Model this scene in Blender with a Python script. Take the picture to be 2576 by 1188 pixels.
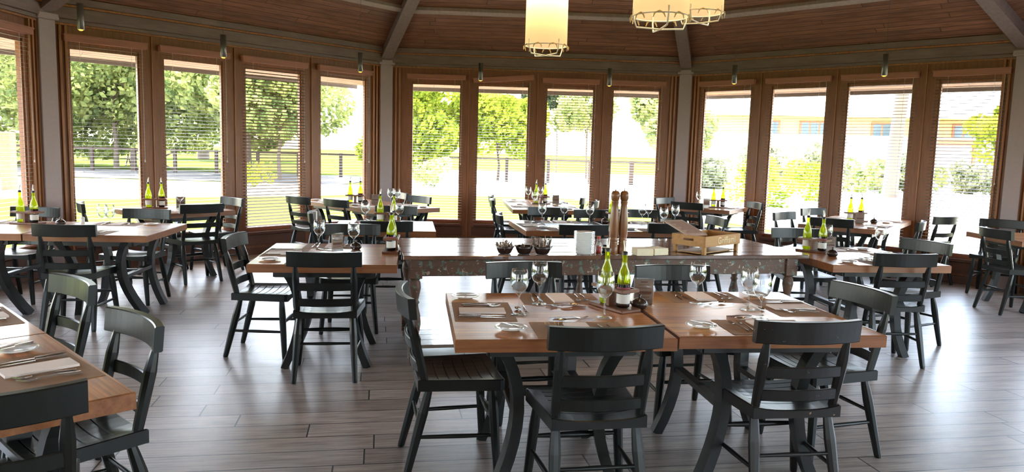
import bpy, math, random
from mathutils import Vector, Matrix
random.seed(7)
PI = math.pi
for o in list(bpy.data.objects): bpy.data.objects.remove(o)
scene = bpy.context.scene
COL = scene.collection

# ------------------------------------------------------------------ camera
PITCH, ROLL, CAMZ, FPX = 0.11595, -0.02718, 1.5569, 1901.9
fw = Vector((0, math.cos(PITCH), -math.sin(PITCH)))
up0 = Vector((0, math.sin(PITCH), math.cos(PITCH))); rt0 = Vector((1, 0, 0))
rt = rt0*math.cos(ROLL) - up0*math.sin(ROLL)
up = up0*math.cos(ROLL) + rt0*math.sin(ROLL)
cd = bpy.data.cameras.new('camera'); cam = bpy.data.objects.new('camera', cd); COL.objects.link(cam)
M = Matrix.Identity(4)
for i in range(3):
    M[i][0] = rt[i]; M[i][1] = up[i]; M[i][2] = -fw[i]
M[2][3] = CAMZ
cam.matrix_world = M
cd.sensor_width = 36; cd.lens = FPX/2576*36; cd.clip_start = 0.05; cd.clip_end = 400
scene.camera = cam

# ------------------------------------------------------------------ world, sun, exposure
w = bpy.data.worlds.new('world'); scene.world = w; w.use_nodes = True
nt = w.node_tree; nt.nodes.clear()
sky = nt.nodes.new('ShaderNodeTexSky'); sky.sky_type = 'NISHITA'; sky.sun_disc = False
sky.sun_elevation = math.radians(52); sky.sun_rotation = math.radians(-30); sky.air_density = 1.0; sky.dust_density = 2.0
bg = nt.nodes.new('ShaderNodeBackground'); bg.inputs[1].default_value = 0.50
mw = nt.nodes.new('ShaderNodeMix'); mw.data_type = 'RGBA'; mw.inputs[0].default_value = .45; mw.inputs[7].default_value = (2.6, 2.55, 2.4, 1)
wo = nt.nodes.new('ShaderNodeOutputWorld')
nt.links.new(sky.outputs[0], mw.inputs[6]); nt.links.new(mw.outputs[2], bg.inputs[0]); nt.links.new(bg.outputs[0], wo.inputs[0])
sd = bpy.data.lights.new('sun', 'SUN'); sd.energy = 4.5; sd.angle = 0.02; sd.color = (1, .95, .85)
sun = bpy.data.objects.new('sun', sd); COL.objects.link(sun)
sun.rotation_euler = Vector((.22, -.40, -.89)).to_track_quat('-Z', 'Y').to_euler()      # high, from the front left
scene.view_settings.view_transform = 'Standard'; scene.view_settings.look = 'None'
scene.view_settings.exposure = 3.1; scene.view_settings.gamma = 1; scene.view_settings.use_curve_mapping = False
cy = scene.cycles
cy.max_bounces = 10; cy.diffuse_bounces = 5; cy.glossy_bounces = 4; cy.transparent_max_bounces = 24; cy.transmission_bounces = 8
cy.sample_clamp_indirect = 6; cy.caustics_reflective = False; cy.caustics_refractive = False

# ------------------------------------------------------------------ materials
MAT = {}
class NB:
    def __init__(s, name):
        s.m = bpy.data.materials.new(name); s.m.use_nodes = True; s.nt = s.m.node_tree; s.nt.nodes.clear()
        s.out = s.n('ShaderNodeOutputMaterial'); MAT[name] = s.m
    def n(s, t, **k):
        x = s.nt.nodes.new(t)
        for a, b in k.items(): setattr(x, a, b)
        return x
    def l(s, a, b): s.nt.links.new(a, b)
    def math(s, op, a, b=None, c=None):
        x = s.n('ShaderNodeMath', operation=op)
        for i, v in enumerate((a, b, c)):
            if v is None: continue
            if hasattr(v, 'links'): s.l(v, x.inputs[i])
            else: x.inputs[i].default_value = v
        return x.outputs[0]
    def mix(s, f, a, b, bt='MIX'):
        x = s.n('ShaderNodeMix', data_type='RGBA', blend_type=bt)
        for i, v in ((0, f), (6, a), (7, b)):
            if hasattr(v, 'links'): s.l(v, x.inputs[i])
            else: x.inputs[i].default_value = v if i == 0 else (*v, 1)
        return x.outputs[2]
    def ramp(s, f, cols):
        x = s.n('ShaderNodeValToRGB'); e = x.color_ramp.elements
        while len(e) < len(cols): e.new(0.5)
        for i, (p, c) in enumerate(cols): e[i].position = p; e[i].color = (*c, 1)
        s.l(f, x.inputs[0]); return x.outputs[0]
    def co(s, kind='Object', scale=(1, 1, 1), rot=(0, 0, 0)):
        t = s.n('ShaderNodeTexCoord'); m = s.n('ShaderNodeMapping')
        m.inputs['Scale'].default_value = scale; m.inputs['Rotation'].default_value = rot
        s.l(t.outputs[kind], m.inputs[0]); return m.outputs[0]
    def noise(s, vec, sc, det=3, rough=.5):
        x = s.n('ShaderNodeTexNoise'); x.inputs['Scale'].default_value = sc; x.inputs['Detail'].default_value = det
        x.inputs['Roughness'].default_value = rough; s.l(vec, x.inputs['Vector']); return x.outputs[0]
    def pbr(s, color, rough=.5, metal=0, bump=None, bstr=.2, bdist=.002, spec=.5, coat=0, coatr=.1, **k):
        b = s.n('ShaderNodeBsdfPrincipled')
        for nme, v in (('Base Color', color), ('Roughness', rough), ('Metallic', metal), ('Specular IOR Level', spec), ('Coat Weight', coat), ('Coat Roughness', coatr)):
            if hasattr(v, 'links'): s.l(v, b.inputs[nme])
            else: b.inputs[nme].default_value = (*v, 1) if nme == 'Base Color' else v
        for a, v in k.items():
            b.inputs[a.replace('_', ' ')].default_value = v
        if bump is not None:
            bn = s.n('ShaderNodeBump'); bn.inputs['Strength'].default_value = bstr; bn.inputs['Distance'].default_value = bdist
            s.l(bump, bn.inputs['Height']); s.l(bn.outputs[0], b.inputs['Normal'])
        s.l(b.outputs[0], s.out.inputs[0]); return b

def simple(name, col, rough=.5, metal=0, var=.15, sc=8, **k):
    b = NB(name); f = b.noise(b.co(), sc)
    c = b.mix(f, tuple(x*(1-var) for x in col), tuple(min(1, x*(1+var)) for x in col))
    b.pbr(c, rough, metal, **k); return b.m

def grain_mat(name, c1, c2, rough=.4, stretch=(1, 14, 14), sc=3, spec=.5, coat=0, bstr=.15, kind='Object'):
    b = NB(name); v = b.co(kind, stretch)
    f = b.noise(v, sc, 5, .6); f2 = b.noise(b.co(kind, (.7, 1.5, 1.5)), 2.5, 2)
    c = b.mix(b.ramp(f, [(.3, (0, 0, 0)), (.7, (1, 1, 1))]), c1, c2)
    c = b.mix(b.math('MULTIPLY', f2, .35), c, tuple(x*.55 for x in c1))
    b.pbr(c, rough, bump=f, bstr=bstr, bdist=.001, spec=spec, coat=coat); return b.m

def plank_mat(name, pw, pl, cols, rough, groove=.012, axis=0, coat=0, rot=0, bstr=.25, gdark=.25, spec=.5, knots=True):
    """boards pw wide running along x (axis 0) in object space, pl long, random tint each"""
    b = NB(name); v = b.co('Object', (1, 1, 1), (0, 0, rot))
    sp = b.n('ShaderNodeSeparateXYZ'); b.l(v, sp.inputs[0])
    x, y = (sp.outputs[0], sp.outputs[1]) if axis == 0 else (sp.outputs[1], sp.outputs[0])
    yy = b.math('DIVIDE', y, pw); row = b.math('FLOOR', yy); fy = b.math('FRACT', yy)
    wn = b.n('ShaderNodeTexWhiteNoise', noise_dimensions='1D'); b.l(row, wn.inputs['W'])
    xx = b.math('ADD', b.math('DIVIDE', x, pl), b.math('MULTIPLY', wn.outputs[0], 7.3)); cell = b.math('FLOOR', xx); fx = b.math('FRACT', xx)
    cv = b.n('ShaderNodeCombineXYZ'); b.l(row, cv.inputs[0]); b.l(cell, cv.inputs[1])
    wn2 = b.n('ShaderNodeTexWhiteNoise', noise_dimensions='2D'); b.l(cv.outputs[0], wn2.inputs['Vector'])
    tint = b.ramp(wn2.outputs[0], [(i/(len(cols)-1), c) for i, c in enumerate(cols)])
    # grain, offset per board
    st = b.n('ShaderNodeCombineXYZ'); b.l(b.math('MULTIPLY', x, 1.2), st.inputs[0]); b.l(b.math('MULTIPLY', y, 22), st.inputs[1]); b.l(b.math('MULTIPLY', wn2.outputs[0], 40), st.inputs[2])
    g = b.noise(st.outputs[0], 3.0, 6, .62)
    st2 = b.n('ShaderNodeCombineXYZ'); b.l(b.math('MULTIPLY', x, 1.0), st2.inputs[0]); b.l(b.math('MULTIPLY', y, 5), st2.inputs[1]); b.l(b.math('MULTIPLY', wn2.outputs[0], 90), st2.inputs[2])
    g2 = b.noise(st2.outputs[0], 2.2, 3, .5)
    c = b.mix(b.ramp(g, [(.35, (.55, .55, .55)), (.62, (1.12, 1.12, 1.12))]), (0, 0, 0), tint, 'MULTIPLY')
    c = b.mix(1.0, tint, b.ramp(g, [(.30, (.48, .45, .43)), (.62, (1.12, 1.12, 1.12))]), 'MULTIPLY')
    c = b.mix(b.ramp(g2, [(.55, (0, 0, 0)), (.75, (.55, .55, .55))]), c, tuple(q*.45 for q in cols[0]))
    # joints
    gy = b.math('MINIMUM', fy, b.math('SUBTRACT', 1.0, fy)); gx = b.math('MINIMUM', fx, b.math('SUBTRACT', 1.0, fx))
    jy = b.math('LESS_THAN', gy, groove); jx = b.math('LESS_THAN', gx, groove*pw/pl)
    j = b.math('MAXIMUM', jy, jx)
    c = b.mix(j, c, tuple(q*gdark for q in cols[0]))
    h = b.math('SUBTRACT', b.math('MULTIPLY', g, .35), j)
    r = b.math('ADD', rough, b.math('MULTIPLY', g, .12))
    b.pbr(c, r, bump=h, bstr=bstr, bdist=.0025, coat=coat, coatr=.05, spec=spec); return b.m

# chair paint: nearly black, satin, tiny worn chips
b = NB('chair_paint'); v = b.co()
f = b.noise(v, 5, 3); ch = b.noise(b.co('Object', (1, 1, 1)), 38, 4, .7)
c = b.mix(f, (.008, .009, .0085), (.015, .016, .014))
c = b.mix(b.ramp(ch, [(.735, (0, 0, 0)), (.75, (1, 1, 1))]), c, (.20, .12, .06))
b.pbr(c, .30, bump=f, bstr=.04, spec=.32)
b = NB('chair_paint_worn'); v = b.co()
f = b.noise(v, 5, 3); ch = b.noise(b.co('Object', (1, 1, 1)), 26, 4, .72)
c = b.mix(f, (.009, .008, .008), (.016, .013, .012))
c = b.mix(b.ramp(ch, [(.67, (0, 0, 0)), (.69, (1, 1, 1))]), c, (.30, .20, .12))
b.pbr(c, .32, bump=f, bstr=.04, spec=.4)
plank_mat('table_wood', .163, 1.9, [(.38, .13, .038), (.62, .27, .085), (.50, .18, .05), (.74, .40, .13), (.46, .17, .05), (.66, .30, .085)], .24, groove=.006, coat=.3, bstr=.06, gdark=.35, spec=.6)
plank_mat('table_wood_dark', .163, 1.9, [(.12, .058, .034), (.20, .10, .058), (.155, .075, .045), (.24, .13, .08), (.17, .08, .048)], .13, groove=.006, coat=1, bstr=.05, gdark=.35, spec=.7)
grain_mat('table_edge', (.20, .065, .022), (.36, .14, .05), .35)
simple('table_leg_paint', (.012, .013, .012), .36)
plank_mat('floor_boards', .19, 1.25, [(.28, .22, .185), (.39, .32, .275), (.32, .26, .22), (.45, .375, .33), (.34, .28, .235)], .29, groove=.022, rot=-math.radians(10), bstr=.28, gdark=.06, spec=.68)
grain_mat('frame_wood', (.19, .070, .029), (.30, .118, .050), .42, (14, 14, 1))
grain_mat('sill_wood', (.10, .036, .018), (.15, .055, .028), .42, (1, 14, 14))
grain_mat('trim_wood', (.26, .10, .035), (.46, .20, .075), .4, (16, 16, 1), 2.5)
grain_mat('valance_wood', (.34, .14, .09), (.46, .20, .125), .45, (1, 10, 30))
grain_mat('grey_wood', (.16, .115, .10), (.24, .175, .155), .55, (1, 8, 8))
grain_mat('purlin_wood', (.36, .30, .28), (.46, .38, .36), .6, (8, 8, 1))
grain_mat('beam_wood', (.20, .155, .145), (.27, .215, .205), .6, (8, 8, 1))
simple('column_paint', (.37, .31, .32), .6, var=.08, sc=30)
plank_mat('ceiling_boards', .09, 3.1, [(.21, .10, .062), (.28, .135, .082), (.235, .112, .07), (.33, .16, .10), (.18, .095, .065)], .42, groove=.05, bstr=.5, gdark=.3)
simple('plaster', (.42, .36, .30), .8)
simple('blind_slat', (.20, .145, .10), .5)
simple('cord', (.75, .72, .66), .6)
simple('steel', (.62, .60, .57), .18, 1, var=.05)
simple('porcelain', (.90, .90, .89), .12, var=.02)
simple('mat_paper', (.31, .175, .095), .75, var=.12, sc=40)
simple('napkin_paper', (.88, .76, .70), .85, var=.04, sc=30)
simple('napkin_cream', (.90, .81, .60), .85, var=.04, sc=30)
simple('dark_ceramic', (.035, .018, .014), .25)
simple('pourer', (.62, .56, .45), .25, .6)
simple('cap_dark', (.02, .015, .014), .4)
simple('label_white', (.72, .70, .64), .6)
simple('label_red', (.30, .06, .08), .6)
simple('salt', (.85, .84, .82), .5)
simple('red_plastic', (.55, .05, .03), .35)
grain_mat('caddy_wood', (.13, .05, .025), (.23, .09, .04), .4, (12, 1, 12))
grain_mat('mill_wood', (.19, .072, .024), (.27, .11, .038), .28, (10, 10, 1))
grain_mat('crate_wood', (.40, .19, .05), (.54, .28, .085), .55, (1, 12, 12))
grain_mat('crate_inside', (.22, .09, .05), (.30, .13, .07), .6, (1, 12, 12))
simple('menu_paper', (.50, .37, .30), .8, var=.2, sc=25)
simple('menu_ink', (.22, .10, .08), .8)
simple('text_cream', (.80, .62, .38), .7)
simple('metal_grey', (.16, .155, .15), .4, .7)
simple('white_metal', (.75, .73, .68), .4)
simple('brass_wood', (.16, .06, .02), .5)
simple('ribbon', (.72, .55, .30), .7)
simple('dried_flower', (.45, .33, .25), .8, var=.4, sc=60)
simple('dried_leaf', (.12, .09, .07), .8, var=.4, sc=60)
simple('bark', (.12, .085, .06), .9)
simple('fence_wood', (.05, .028, .02), .8)
simple('roof_metal', (.80, .78, .76), .5)
simple('building_glare', (.75, .70, .62), .8)
simple('building_wall', (.62, .33, .12), .8, var=.1, sc=2)
simple('building_wood', (.34, .10, .045), .7)
simple('path_stone', (.62, .58, .52), .9, var=.1, sc=6)
simple('mulch', (.06, .052, .05), .95, var=.6, sc=5)
simple('car_paint', (.06, .09, .11), .2)
simple('eave_wood', (.13, .105, .09), .8)
plank_mat('shelf_boards', .15, 3.5, [(.20, .16, .13), (.27, .22, .18), (.23, .185, .15)], .22, groove=.006, coat=.3, bstr=.15)
# worn green over brown paint of the serving table
b = NB('distressed_paint'); v = b.co()
f = b.noise(v, 19, 5, .65); g = b.noise(b.co('Object', (1, 6, 6)), 5, 4)
c = b.mix(g, (.085, .042, .026), (.16, .082, .05))
c = b.mix(b.ramp(f, [(.56, (0, 0, 0)), (.60, (1, 1, 1))]), c, (.12, .19, .155))
f3 = b.noise(b.co('Object', (1, 1, 1)), 23, 4, .7)
c = b.mix(b.ramp(f3, [(.61, (0, 0, 0)), (.63, (1, 1, 1))]), c, (.42, .34, .25))
b.pbr(c, .5, bump=f, bstr=.4, bdist=.002)
# glazing
def glassy(name, tint, gl=.10, rough=0.0, edge=None, diffuse=None, gcol=(1, 1, 1), fr=.75):
    b = NB(name)
    tr = b.n('ShaderNodeBsdfTransparent'); gg = b.n('ShaderNodeBsdfGlossy'); gg.inputs['Roughness'].default_value = rough; gg.inputs['Color'].default_value = (*gcol, 1)
    lw = b.n('ShaderNodeLayerWeight'); lw.inputs[0].default_value = .25
    if edge:
        b.l(b.mix(b.math('POWER', lw.outputs[1], 1.6), tint, edge), tr.inputs[0])
    else: tr.inputs[0].default_value = (*tint, 1)
    mx = b.n('ShaderNodeMixShader'); b.l(b.math('ADD', b.math('MULTIPLY', lw.outputs[0], fr), gl), mx.inputs[0])
    b.l(tr.outputs[0], mx.inputs[1]); b.l(gg.outputs[0], mx.inputs[2]); last = mx
    if diffuse:
        d = b.n('ShaderNodeBsdfTranslucent'); d.inputs[0].default_value = (*diffuse, 1); m2 = b.n('ShaderNodeMixShader'); m2.inputs[0].default_value = .35
        b.l(mx.outputs[0], m2.inputs[1]); b.l(d.outputs[0], m2.inputs[2]); last = m2
    b.l(last.outputs[0], b.out.inputs[0]); return b.m
glassy('pane_glass', (.97, .98, .97), .0, fr=.05)
glassy('wine_glass', (.95, .96, .96), .05, 0.02, edge=(.62, .63, .63), fr=.55)
glassy('clear_plastic', (.94, .95, .95), .05, .05, edge=(.6, .6, .6))
glassy('oil_glass', (.62, .68, .06), .06, .02, edge=(.16, .22, .01), diffuse=(.75, .80, .05))
glassy('green_glass', (.50, .62, .10), .06, .02, edge=(.10, .16, .02), diffuse=(.35, .45, .04))
glassy('vinegar_glass', (.06, .02, .025), .06, .02, edge=(.01, .005, .005))
# foliage and lawn
def leafmat(name, a, c_):
    b = NB(name); f = b.noise(b.co('Object'), 1.1, 4, .7)
    col = b.mix(b.ramp(f, [(.38, (0, 0, 0)), (.62, (1, 1, 1))]), a, c_)
    d = b.n('ShaderNodeBsdfDiffuse'); t = b.n('ShaderNodeBsdfTranslucent'); m = b.n('ShaderNodeMixShader'); m.inputs[0].default_value = .4
    b.l(col, d.inputs[0]); b.l(col, t.inputs[0]); b.l(d.outputs[0], m.inputs[1]); b.l(t.outputs[0], m.inputs[2]); b.l(m.outputs[0], b.out.inputs[0])
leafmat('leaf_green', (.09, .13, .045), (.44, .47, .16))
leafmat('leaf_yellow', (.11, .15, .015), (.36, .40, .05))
leafmat('leaf_glare', (.12, .14, .06), (.40, .40, .25))  # brighter leaf tone, sun glare put into the shrubs' colour
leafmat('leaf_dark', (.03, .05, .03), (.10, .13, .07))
b = NB('lawn'); f = b.noise(b.co('Object'), .25, 4); f2 = b.noise(b.co('Object'), 9, 3)
c = b.mix(f, (.050, .078, .014), (.10, .115, .028)); c = b.mix(b.math('MULTIPLY', f2, .4), c, (.035, .06, .014)); b.pbr(c, 1.0, spec=0.0)
# lampshade linen, lit from inside
b = NB('shade_linen'); f = b.noise(b.co('Object', (1, 1, .2)), 6, 3)
d = b.n('ShaderNodeBsdfDiffuse'); d.inputs[0].default_value = (.50, .42, .30, 1); t = b.n('ShaderNodeBsdfTranslucent'); t.inputs[0].default_value = (.60, .47, .28, 1)
m = b.n('ShaderNodeMixShader'); m.inputs[0].default_value = .5; e = b.n('ShaderNodeEmission'); e.inputs[1].default_value = .03
b.l(b.mix(f, (1, .74, .42), (1, .84, .56)), e.inputs[0]); a = b.n('ShaderNodeAddShader')
b.l(d.outputs[0], m.inputs[1]); b.l(t.outputs[0], m.inputs[2]); b.l(m.outputs[0], a.inputs[0]); b.l(e.outputs[0], a.inputs[1]); b.l(a.outputs[0], b.out.inputs[0])
b = NB('bulb'); e = b.n('ShaderNodeEmission'); e.inputs[0].default_value = (1, .62, .22, 1); e.inputs[1].default_value = 3; b.l(e.outputs[0], b.out.inputs[0])
b = NB('spot_lens'); e = b.n('ShaderNodeEmission'); e.inputs[0].default_value = (1, .42, .06, 1); e.inputs[1].default_value = .32; b.l(e.outputs[0], b.out.inputs[0])

# ------------------------------------------------------------------ geometry helpers
class MB:
    def __init__(s): s.v = []; s.f = []; s.sm = []; s.mi = []; s.cur = 0
    def add(s, vs, fs, smooth=False):
        n = len(s.v); s.v += [tuple(p) for p in vs]
        for f in fs: s.f.append([i+n for i in f]); s.sm.append(smooth); s.mi.append(s.cur)
        return s
    def box(s, x0, x1, y0, y1, z0, z1, bev=0):
        if bev:
            c = bev; vs = []; 
            for z, k in ((z0, c), (z0+c, 0), (z1-c, 0), (z1, c)):
                vs += [(x0+k, y0+c, z), (x0+c, y0+k, z), (x1-c, y0+k, z), (x1-k, y0+c, z), (x1-k, y1-c, z), (x1-c, y1-k, z), (x0+c, y1-k, z), (x0+k, y1-c, z)]
            fs = [list(range(7, -1, -1)), list(range(24, 32))]
            for r in range(3):
                for i in range(8): a = r*8+i; d = r*8+(i+1) % 8; fs.append([a, d, d+8, a+8])
            return s.add(vs, fs)
        vs = [(x0, y0, z0), (x1, y0, z0), (x1, y1, z0), (x0, y1, z0), (x0, y0, z1), (x1, y0, z1), (x1, y1, z1), (x0, y1, z1)]
        return s.add(vs, [[0, 3, 2, 1], [4, 5, 6, 7], [0, 1, 5, 4], [1, 2, 6, 5], [2, 3, 7, 6], [3, 0, 4, 7]])
    def lathe(s, prof, n=20, c=(0, 0, 0), smooth=True, caps=True):
        vs = []; fs = []
        for r, z in prof:
            for i in range(n): a = 2*PI*i/n; vs.append((c[0]+r*math.cos(a), c[1]+r*math.sin(a), c[2]+z))
        for k in range(len(prof)-1):
            for i in range(n): a = k*n+i; d = k*n+(i+1) % n; fs.append([a, d, d+n, a+n])
        s.add(vs, fs, smooth)
        if caps:
            if prof[0][0] > 1e-4: s.add(vs[:n], [list(range(n-1, -1, -1))])
            if prof[-1][0] > 1e-4: s.add(vs[-n:], [list(range(n))])
        return s
    def tube(s, pts, rad, n=8, flat=None, smooth=True, phase=0):
        """sweep a round (or rectangular, flat=(w,d)) section along pts; rad number or list"""
        P = [Vector(p) for p in pts]; vs = []; fs = []; up = None
        for k, p in enumerate(P):
            t = (P[min(k+1, len(P)-1)]-P[max(k-1, 0)]).normalized()
            if up is None:
                up = Vector((0, 1, 0)) if abs(t.y) < .9 else Vector((1, 0, 0))
            up = (up-t*up.dot(t)).normalized(); sd = t.cross(up)
            r = rad[k] if isinstance(rad, (list, tuple)) else rad
            if flat:
                w_, d_ = flat
                for a, c in ((-1, -1), (1, -1), (1, 1), (-1, 1)): vs.append(p+sd*a*w_/2*r+up*c*d_/2*r)
            else:
                for i in range(n): a = 2*PI*i/n+phase; vs.append(p+sd*r*math.cos(a)+up*r*math.sin(a))
        m = 4 if flat else n
        for k in range(len(P)-1):
            for i in range(m): a = k*m+i; d = k*m+(i+1) % m; fs.append([a, d, d+m, a+m])
        s.add(vs, fs, smooth and not flat)
        s.add(vs[:m], [list(range(m-1, -1, -1))]); s.add(vs[-m:], [list(range(m))])
        return s
    def rot(s, ang, o=(0, 0)):
        c, q = math.cos(ang), math.sin(ang)
        s.v = [(o[0]+x*c-y*q, o[1]+x*q+y*c, z) for x, y, z in s.v]; return s
    def shift(s, dx, dy, dz=0): s.v = [(x+dx, y+dy, z+dz) for x, y, z in s.v]; return s
    def build(s, name, mat, parent=None, loc=None, rz=0, tag_=None):
        me = bpy.data.meshes.new(name); me.from_pydata(s.v, [], s.f)
        for m_ in ([mat] if isinstance(mat, str) else mat): me.materials.append(MAT[m_])
        me.polygons.foreach_set('use_smooth', s.sm); me.polygons.foreach_set('material_index', s.mi); me.update()
        o = bpy.data.objects.new(name, me); COL.objects.link(o)
        if parent: o.parent = parent
        if loc: o.location = loc
        o.rotation_euler = (0, 0, rz)
        return o
def tag(o, label, cat, group=None):
    o['label'] = label; o['category'] = cat
    if group: o['group'] = group
    elif 'group' in o: del o['group']
    return o
def empty(name, loc=(0, 0, 0), rz=0, label=None, cat=None, group=None):
    o = bpy.data.objects.new(name, None); COL.objects.link(o); o.location = loc; o.rotation_euler = (0, 0, rz); o.empty_display_size = .1
    if label: tag(o, label, cat, group)
    return o
KIDS = {}
def kids(o):
    return [c for c in o.children]
def copy_tree(o, parent=None):
    c = o.copy(); COL.objects.link(c)
    if parent: c.parent = parent
    for ch in TREE.get(o.name, []): copy_tree(ch, c)
    return c
TREE = {}
def freeze(o):
    """remember children of a prototype (children lookup is slow in a loop)"""
    TREE[o.name] = list(o.children)
    for c in o.children: freeze(c)
USED = {}
def place(proto, loc, rz, label, cat, group=None):
    k = proto.name
    if k not in USED: USED[k] = 1; o = proto
    else: o = copy_tree(proto)
    o.location = loc; o.rotation_euler = (0, 0, rz); tag(o, label, cat, group); return o
def struct(o): o['kind'] = 'structure'; return o
def D(a): return math.radians(a)

# ------------------------------------------------------------------ room shell
C0 = Vector((-5.154, 8.358)); C1 = Vector((-2.072, 12.120)); C2 = Vector((2.739, 12.380)); C3 = Vector((6.050, 9.126))
BL = Vector((-5.20, -2.6)); BR = Vector((6.35, -2.6)); C4 = Vector((6.35, 4.6))
WT = .09
def wall(name, A, B, wins, title, wtitle, far=True):
    """timber window wall from A to B (inner face on the line, room on the right-hand side of A->B)"""
    d = B-A; L = d.length; ang = math.atan2(d.y, d.x); loc = (A.x, A.y, 0)
    z0, z1 = .33, 2.57
    m = MB(); x = 0
    for (a, b_) in wins:
        m.box(x, a, 0, WT, 0, 3.2); m.box(a, b_, 0, WT, 0, z0); m.box(a, b_, 0, WT, z1, 3.2); x = b_
    m.box(x, L, 0, WT, 0, 3.2)
    struct(m.build(name, 'frame_wood', None, loc, ang))
    return ang, L, loc, z0, z1
winN = [0]; trimN = [0]; blindlabels = []
slat_cache = {}
def trim(m, mat, loc, ang):
    trimN[0] += 1; return struct(m.build('trim_%d' % trimN[0], mat, None, loc, ang))
def windows(A, B, wins, wallname, tilts, labels, crooked=None):
    d = B-A; L = d.length; ang = math.atan2(d.y, d.x); loc = (A.x, A.y, 0); z0, z1 = .33, 2.57
    for i, (a, b_) in enumerate(wins):
        winN[0] += 1
        m = MB(); t = .022
        m.box(a-.005, a+t, .02, .065, z0, z1); m.box(b_-t, b_+.005, .02, .065, z0, z1); m.box(a, b_, .02, .065, z0-.005, z0+.05); m.box(a, b_, .02, .065, z1-.05, z1+.005)
        f = m.build('window_%d' % winN[0], 'frame_wood', None, loc, ang); f['kind'] = 'structure'
        MB().box(a+t, b_-t, .04, .044, z0+.05, z1-.05).build('pane', 'pane_glass', f)
        m = MB(); m.box(a-.02, b_+.02, -.045, .002, z0-.05, z0-.012, .004); m.box(a-.05, b_+.05, -.012, .002, z0-.20, z0-.06, .003); m.build('sill', 'sill_wood', f)
        if labels is None: continue
        # blind: one thing with valance, slats, bottom rail, cords
        r = empty('window_blind', (A.x, A.y, 0), ang, labels[i], 'blind', 'wooden blinds over the tall windows')
        cz = 2.60
        wa, wb = a-.035, b_+.035
        v = MB(); v.box(-(wb-wa)/2-.03, (wb-wa)/2+.03, -.075, -.005, 0, .075, .004); v.box(-(wb-wa)/2-.034, (wb-wa)/2+.034, -.08, -.002, .058, .075)
        vo = v.build('valance', 'valance_wood', r, ((wa+wb)/2, 0, cz)); 
        if crooked == i: vo.rotation_euler = (0, -.085, 0)
        tl = tilts[i]; n = 52; s = MB(); pit = (cz-.02-.385)/n; sw = .013
        for k in range(n):
            z = .40+pit*k; cc, ss = math.cos(tl)*sw, math.sin(tl)*sw; th = .0011
            y = -.028
            s.add([(wa, y-cc, z-ss), (wb, y-cc, z-ss), (wb, y+cc, z+ss), (wa, y+cc, z+ss), (wa, y-cc, z-ss+2*th), (wb, y-cc, z-ss+2*th), (wb, y+cc, z+ss+2*th), (wa, y+cc, z+ss+2*th)],
                  [[0, 3, 2, 1], [4, 5, 6, 7], [0, 1, 5, 4], [1, 2, 6, 5], [2, 3, 7, 6], [3, 0, 4, 7]])
        s.build('slats', 'blind_slat', r)
        MB().box(wa, wb, -.042, -.014, .365, .385, .003).build('bottom_rail', 'valance_wood', r)
        c = MB(); 
        for xx in (wa+.14, wb-.14): c.tube([(xx, -.028, .37), (xx, -.028, cz)], .0012, 4)
        c.tube([(wb-.03, -.055, cz), (wb-.03, -.058, 1.30)], .0015, 4); c.build('pull_cord', 'cord', r)
        MB().lathe([(.001, .03), (.006, .012), (.007, 0), (.001, -.004)], 8, (wb-.03, -.058, 1.27)).build('tassel', 'cord', r)
def wall_trims(A, B, wins):
    d = B-A; L = d.length; ang = math.atan2(d.y, d.x); loc = (A.x, A.y, 0); E = .0
    m = MB()   # joints between the door-like bays: raised stiles with a dark gap
    edges = []
    for i in range(len(wins)-1):
        xm = (wins[i][1]+wins[i+1][0])/2
        m.box(xm-.006, xm+.006, -.016, .002, .02, 2.76)
    trim(m, 'trim_wood', loc, ang)
    m = MB()
    for xa in (.10, .165, .225): m.box(xa, xa+.028, -.03, .002, 0, 2.77, .003); m.box(L-xa-.028, L-xa, -.03, .002, 0, 2.77, .003)
    trim(m, 'trim_wood', loc, ang)
    m = MB(); m.box(.05, L-.05, -.035, .002, 2.768, 2.79, .003); trim(m, 'trim_wood', loc, ang)
    m = MB(); m.box(.0, L, -.06, .002, 2.79, 2.83, .003); m.box(0, L, -.085, .002, 2.832, 2.96, .004); trim(m, 'grey_wood', loc, ang)
    m = MB(); m.box(0, L, -.10, .002, 2.962, 2.985, .003); trim(m, 'trim_wood', loc, ang)
    m = MB(); m.box(0, L, -.14, .002, 2.987, 3.06, .004); trim(m, 'grey_wood', loc, ang)
    m = MB(); m.box(.05, L-.05, -.02, .002, 0, .10, .004); o = m.build('baseboard_%s' % CURW[0], 'sill_wood', None, loc, ang); struct(o)
CURW = ['']
WL = [(.27, 1.05), (1.33, 2.12), (2.43, 3.32), (3.64, 4.50)]
WC = [(.42, 1.21), (1.46, 2.29), (2.56, 3.34), (3.63, 4.41)]
WR = [(.32, 1.14), (1.45, 2.28), (2.55, 3.40), (3.70, 4.42)]
ORD = ['first', 'second', 'third', 'fourth']
for (nm, A, B, wins, tl, what) in (
    ('wall_left', C0, C1, WL, [.04, .10, .55, .03], 'left window wall'),
    ('wall_front', C1, C2, WC, [.10, .14, .30, .20], 'middle window wall'),
    ('wall_right', C2, C3, WR, [.16, .16, .22, .30], 'right window wall')):
    CURW[0] = nm.split('_')[1]
    wall(nm, A, B, wins, '', '')
    labs = []
    for i in range(4):
        ex = {('wall_left', 2): ', its slats tilted dark', ('wall_front', 1): ', its valance hanging crooked', ('wall_left', 0): ', over the big oak'}.get((nm, i), '')
        labs.append('slat blind on the %s window of the %s%s' % (ORD[i], what, ex))
    windows(A, B, wins, nm, tl, labs, 1 if nm == 'wall_front' else None)
    wall_trims(A, B, wins)
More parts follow.
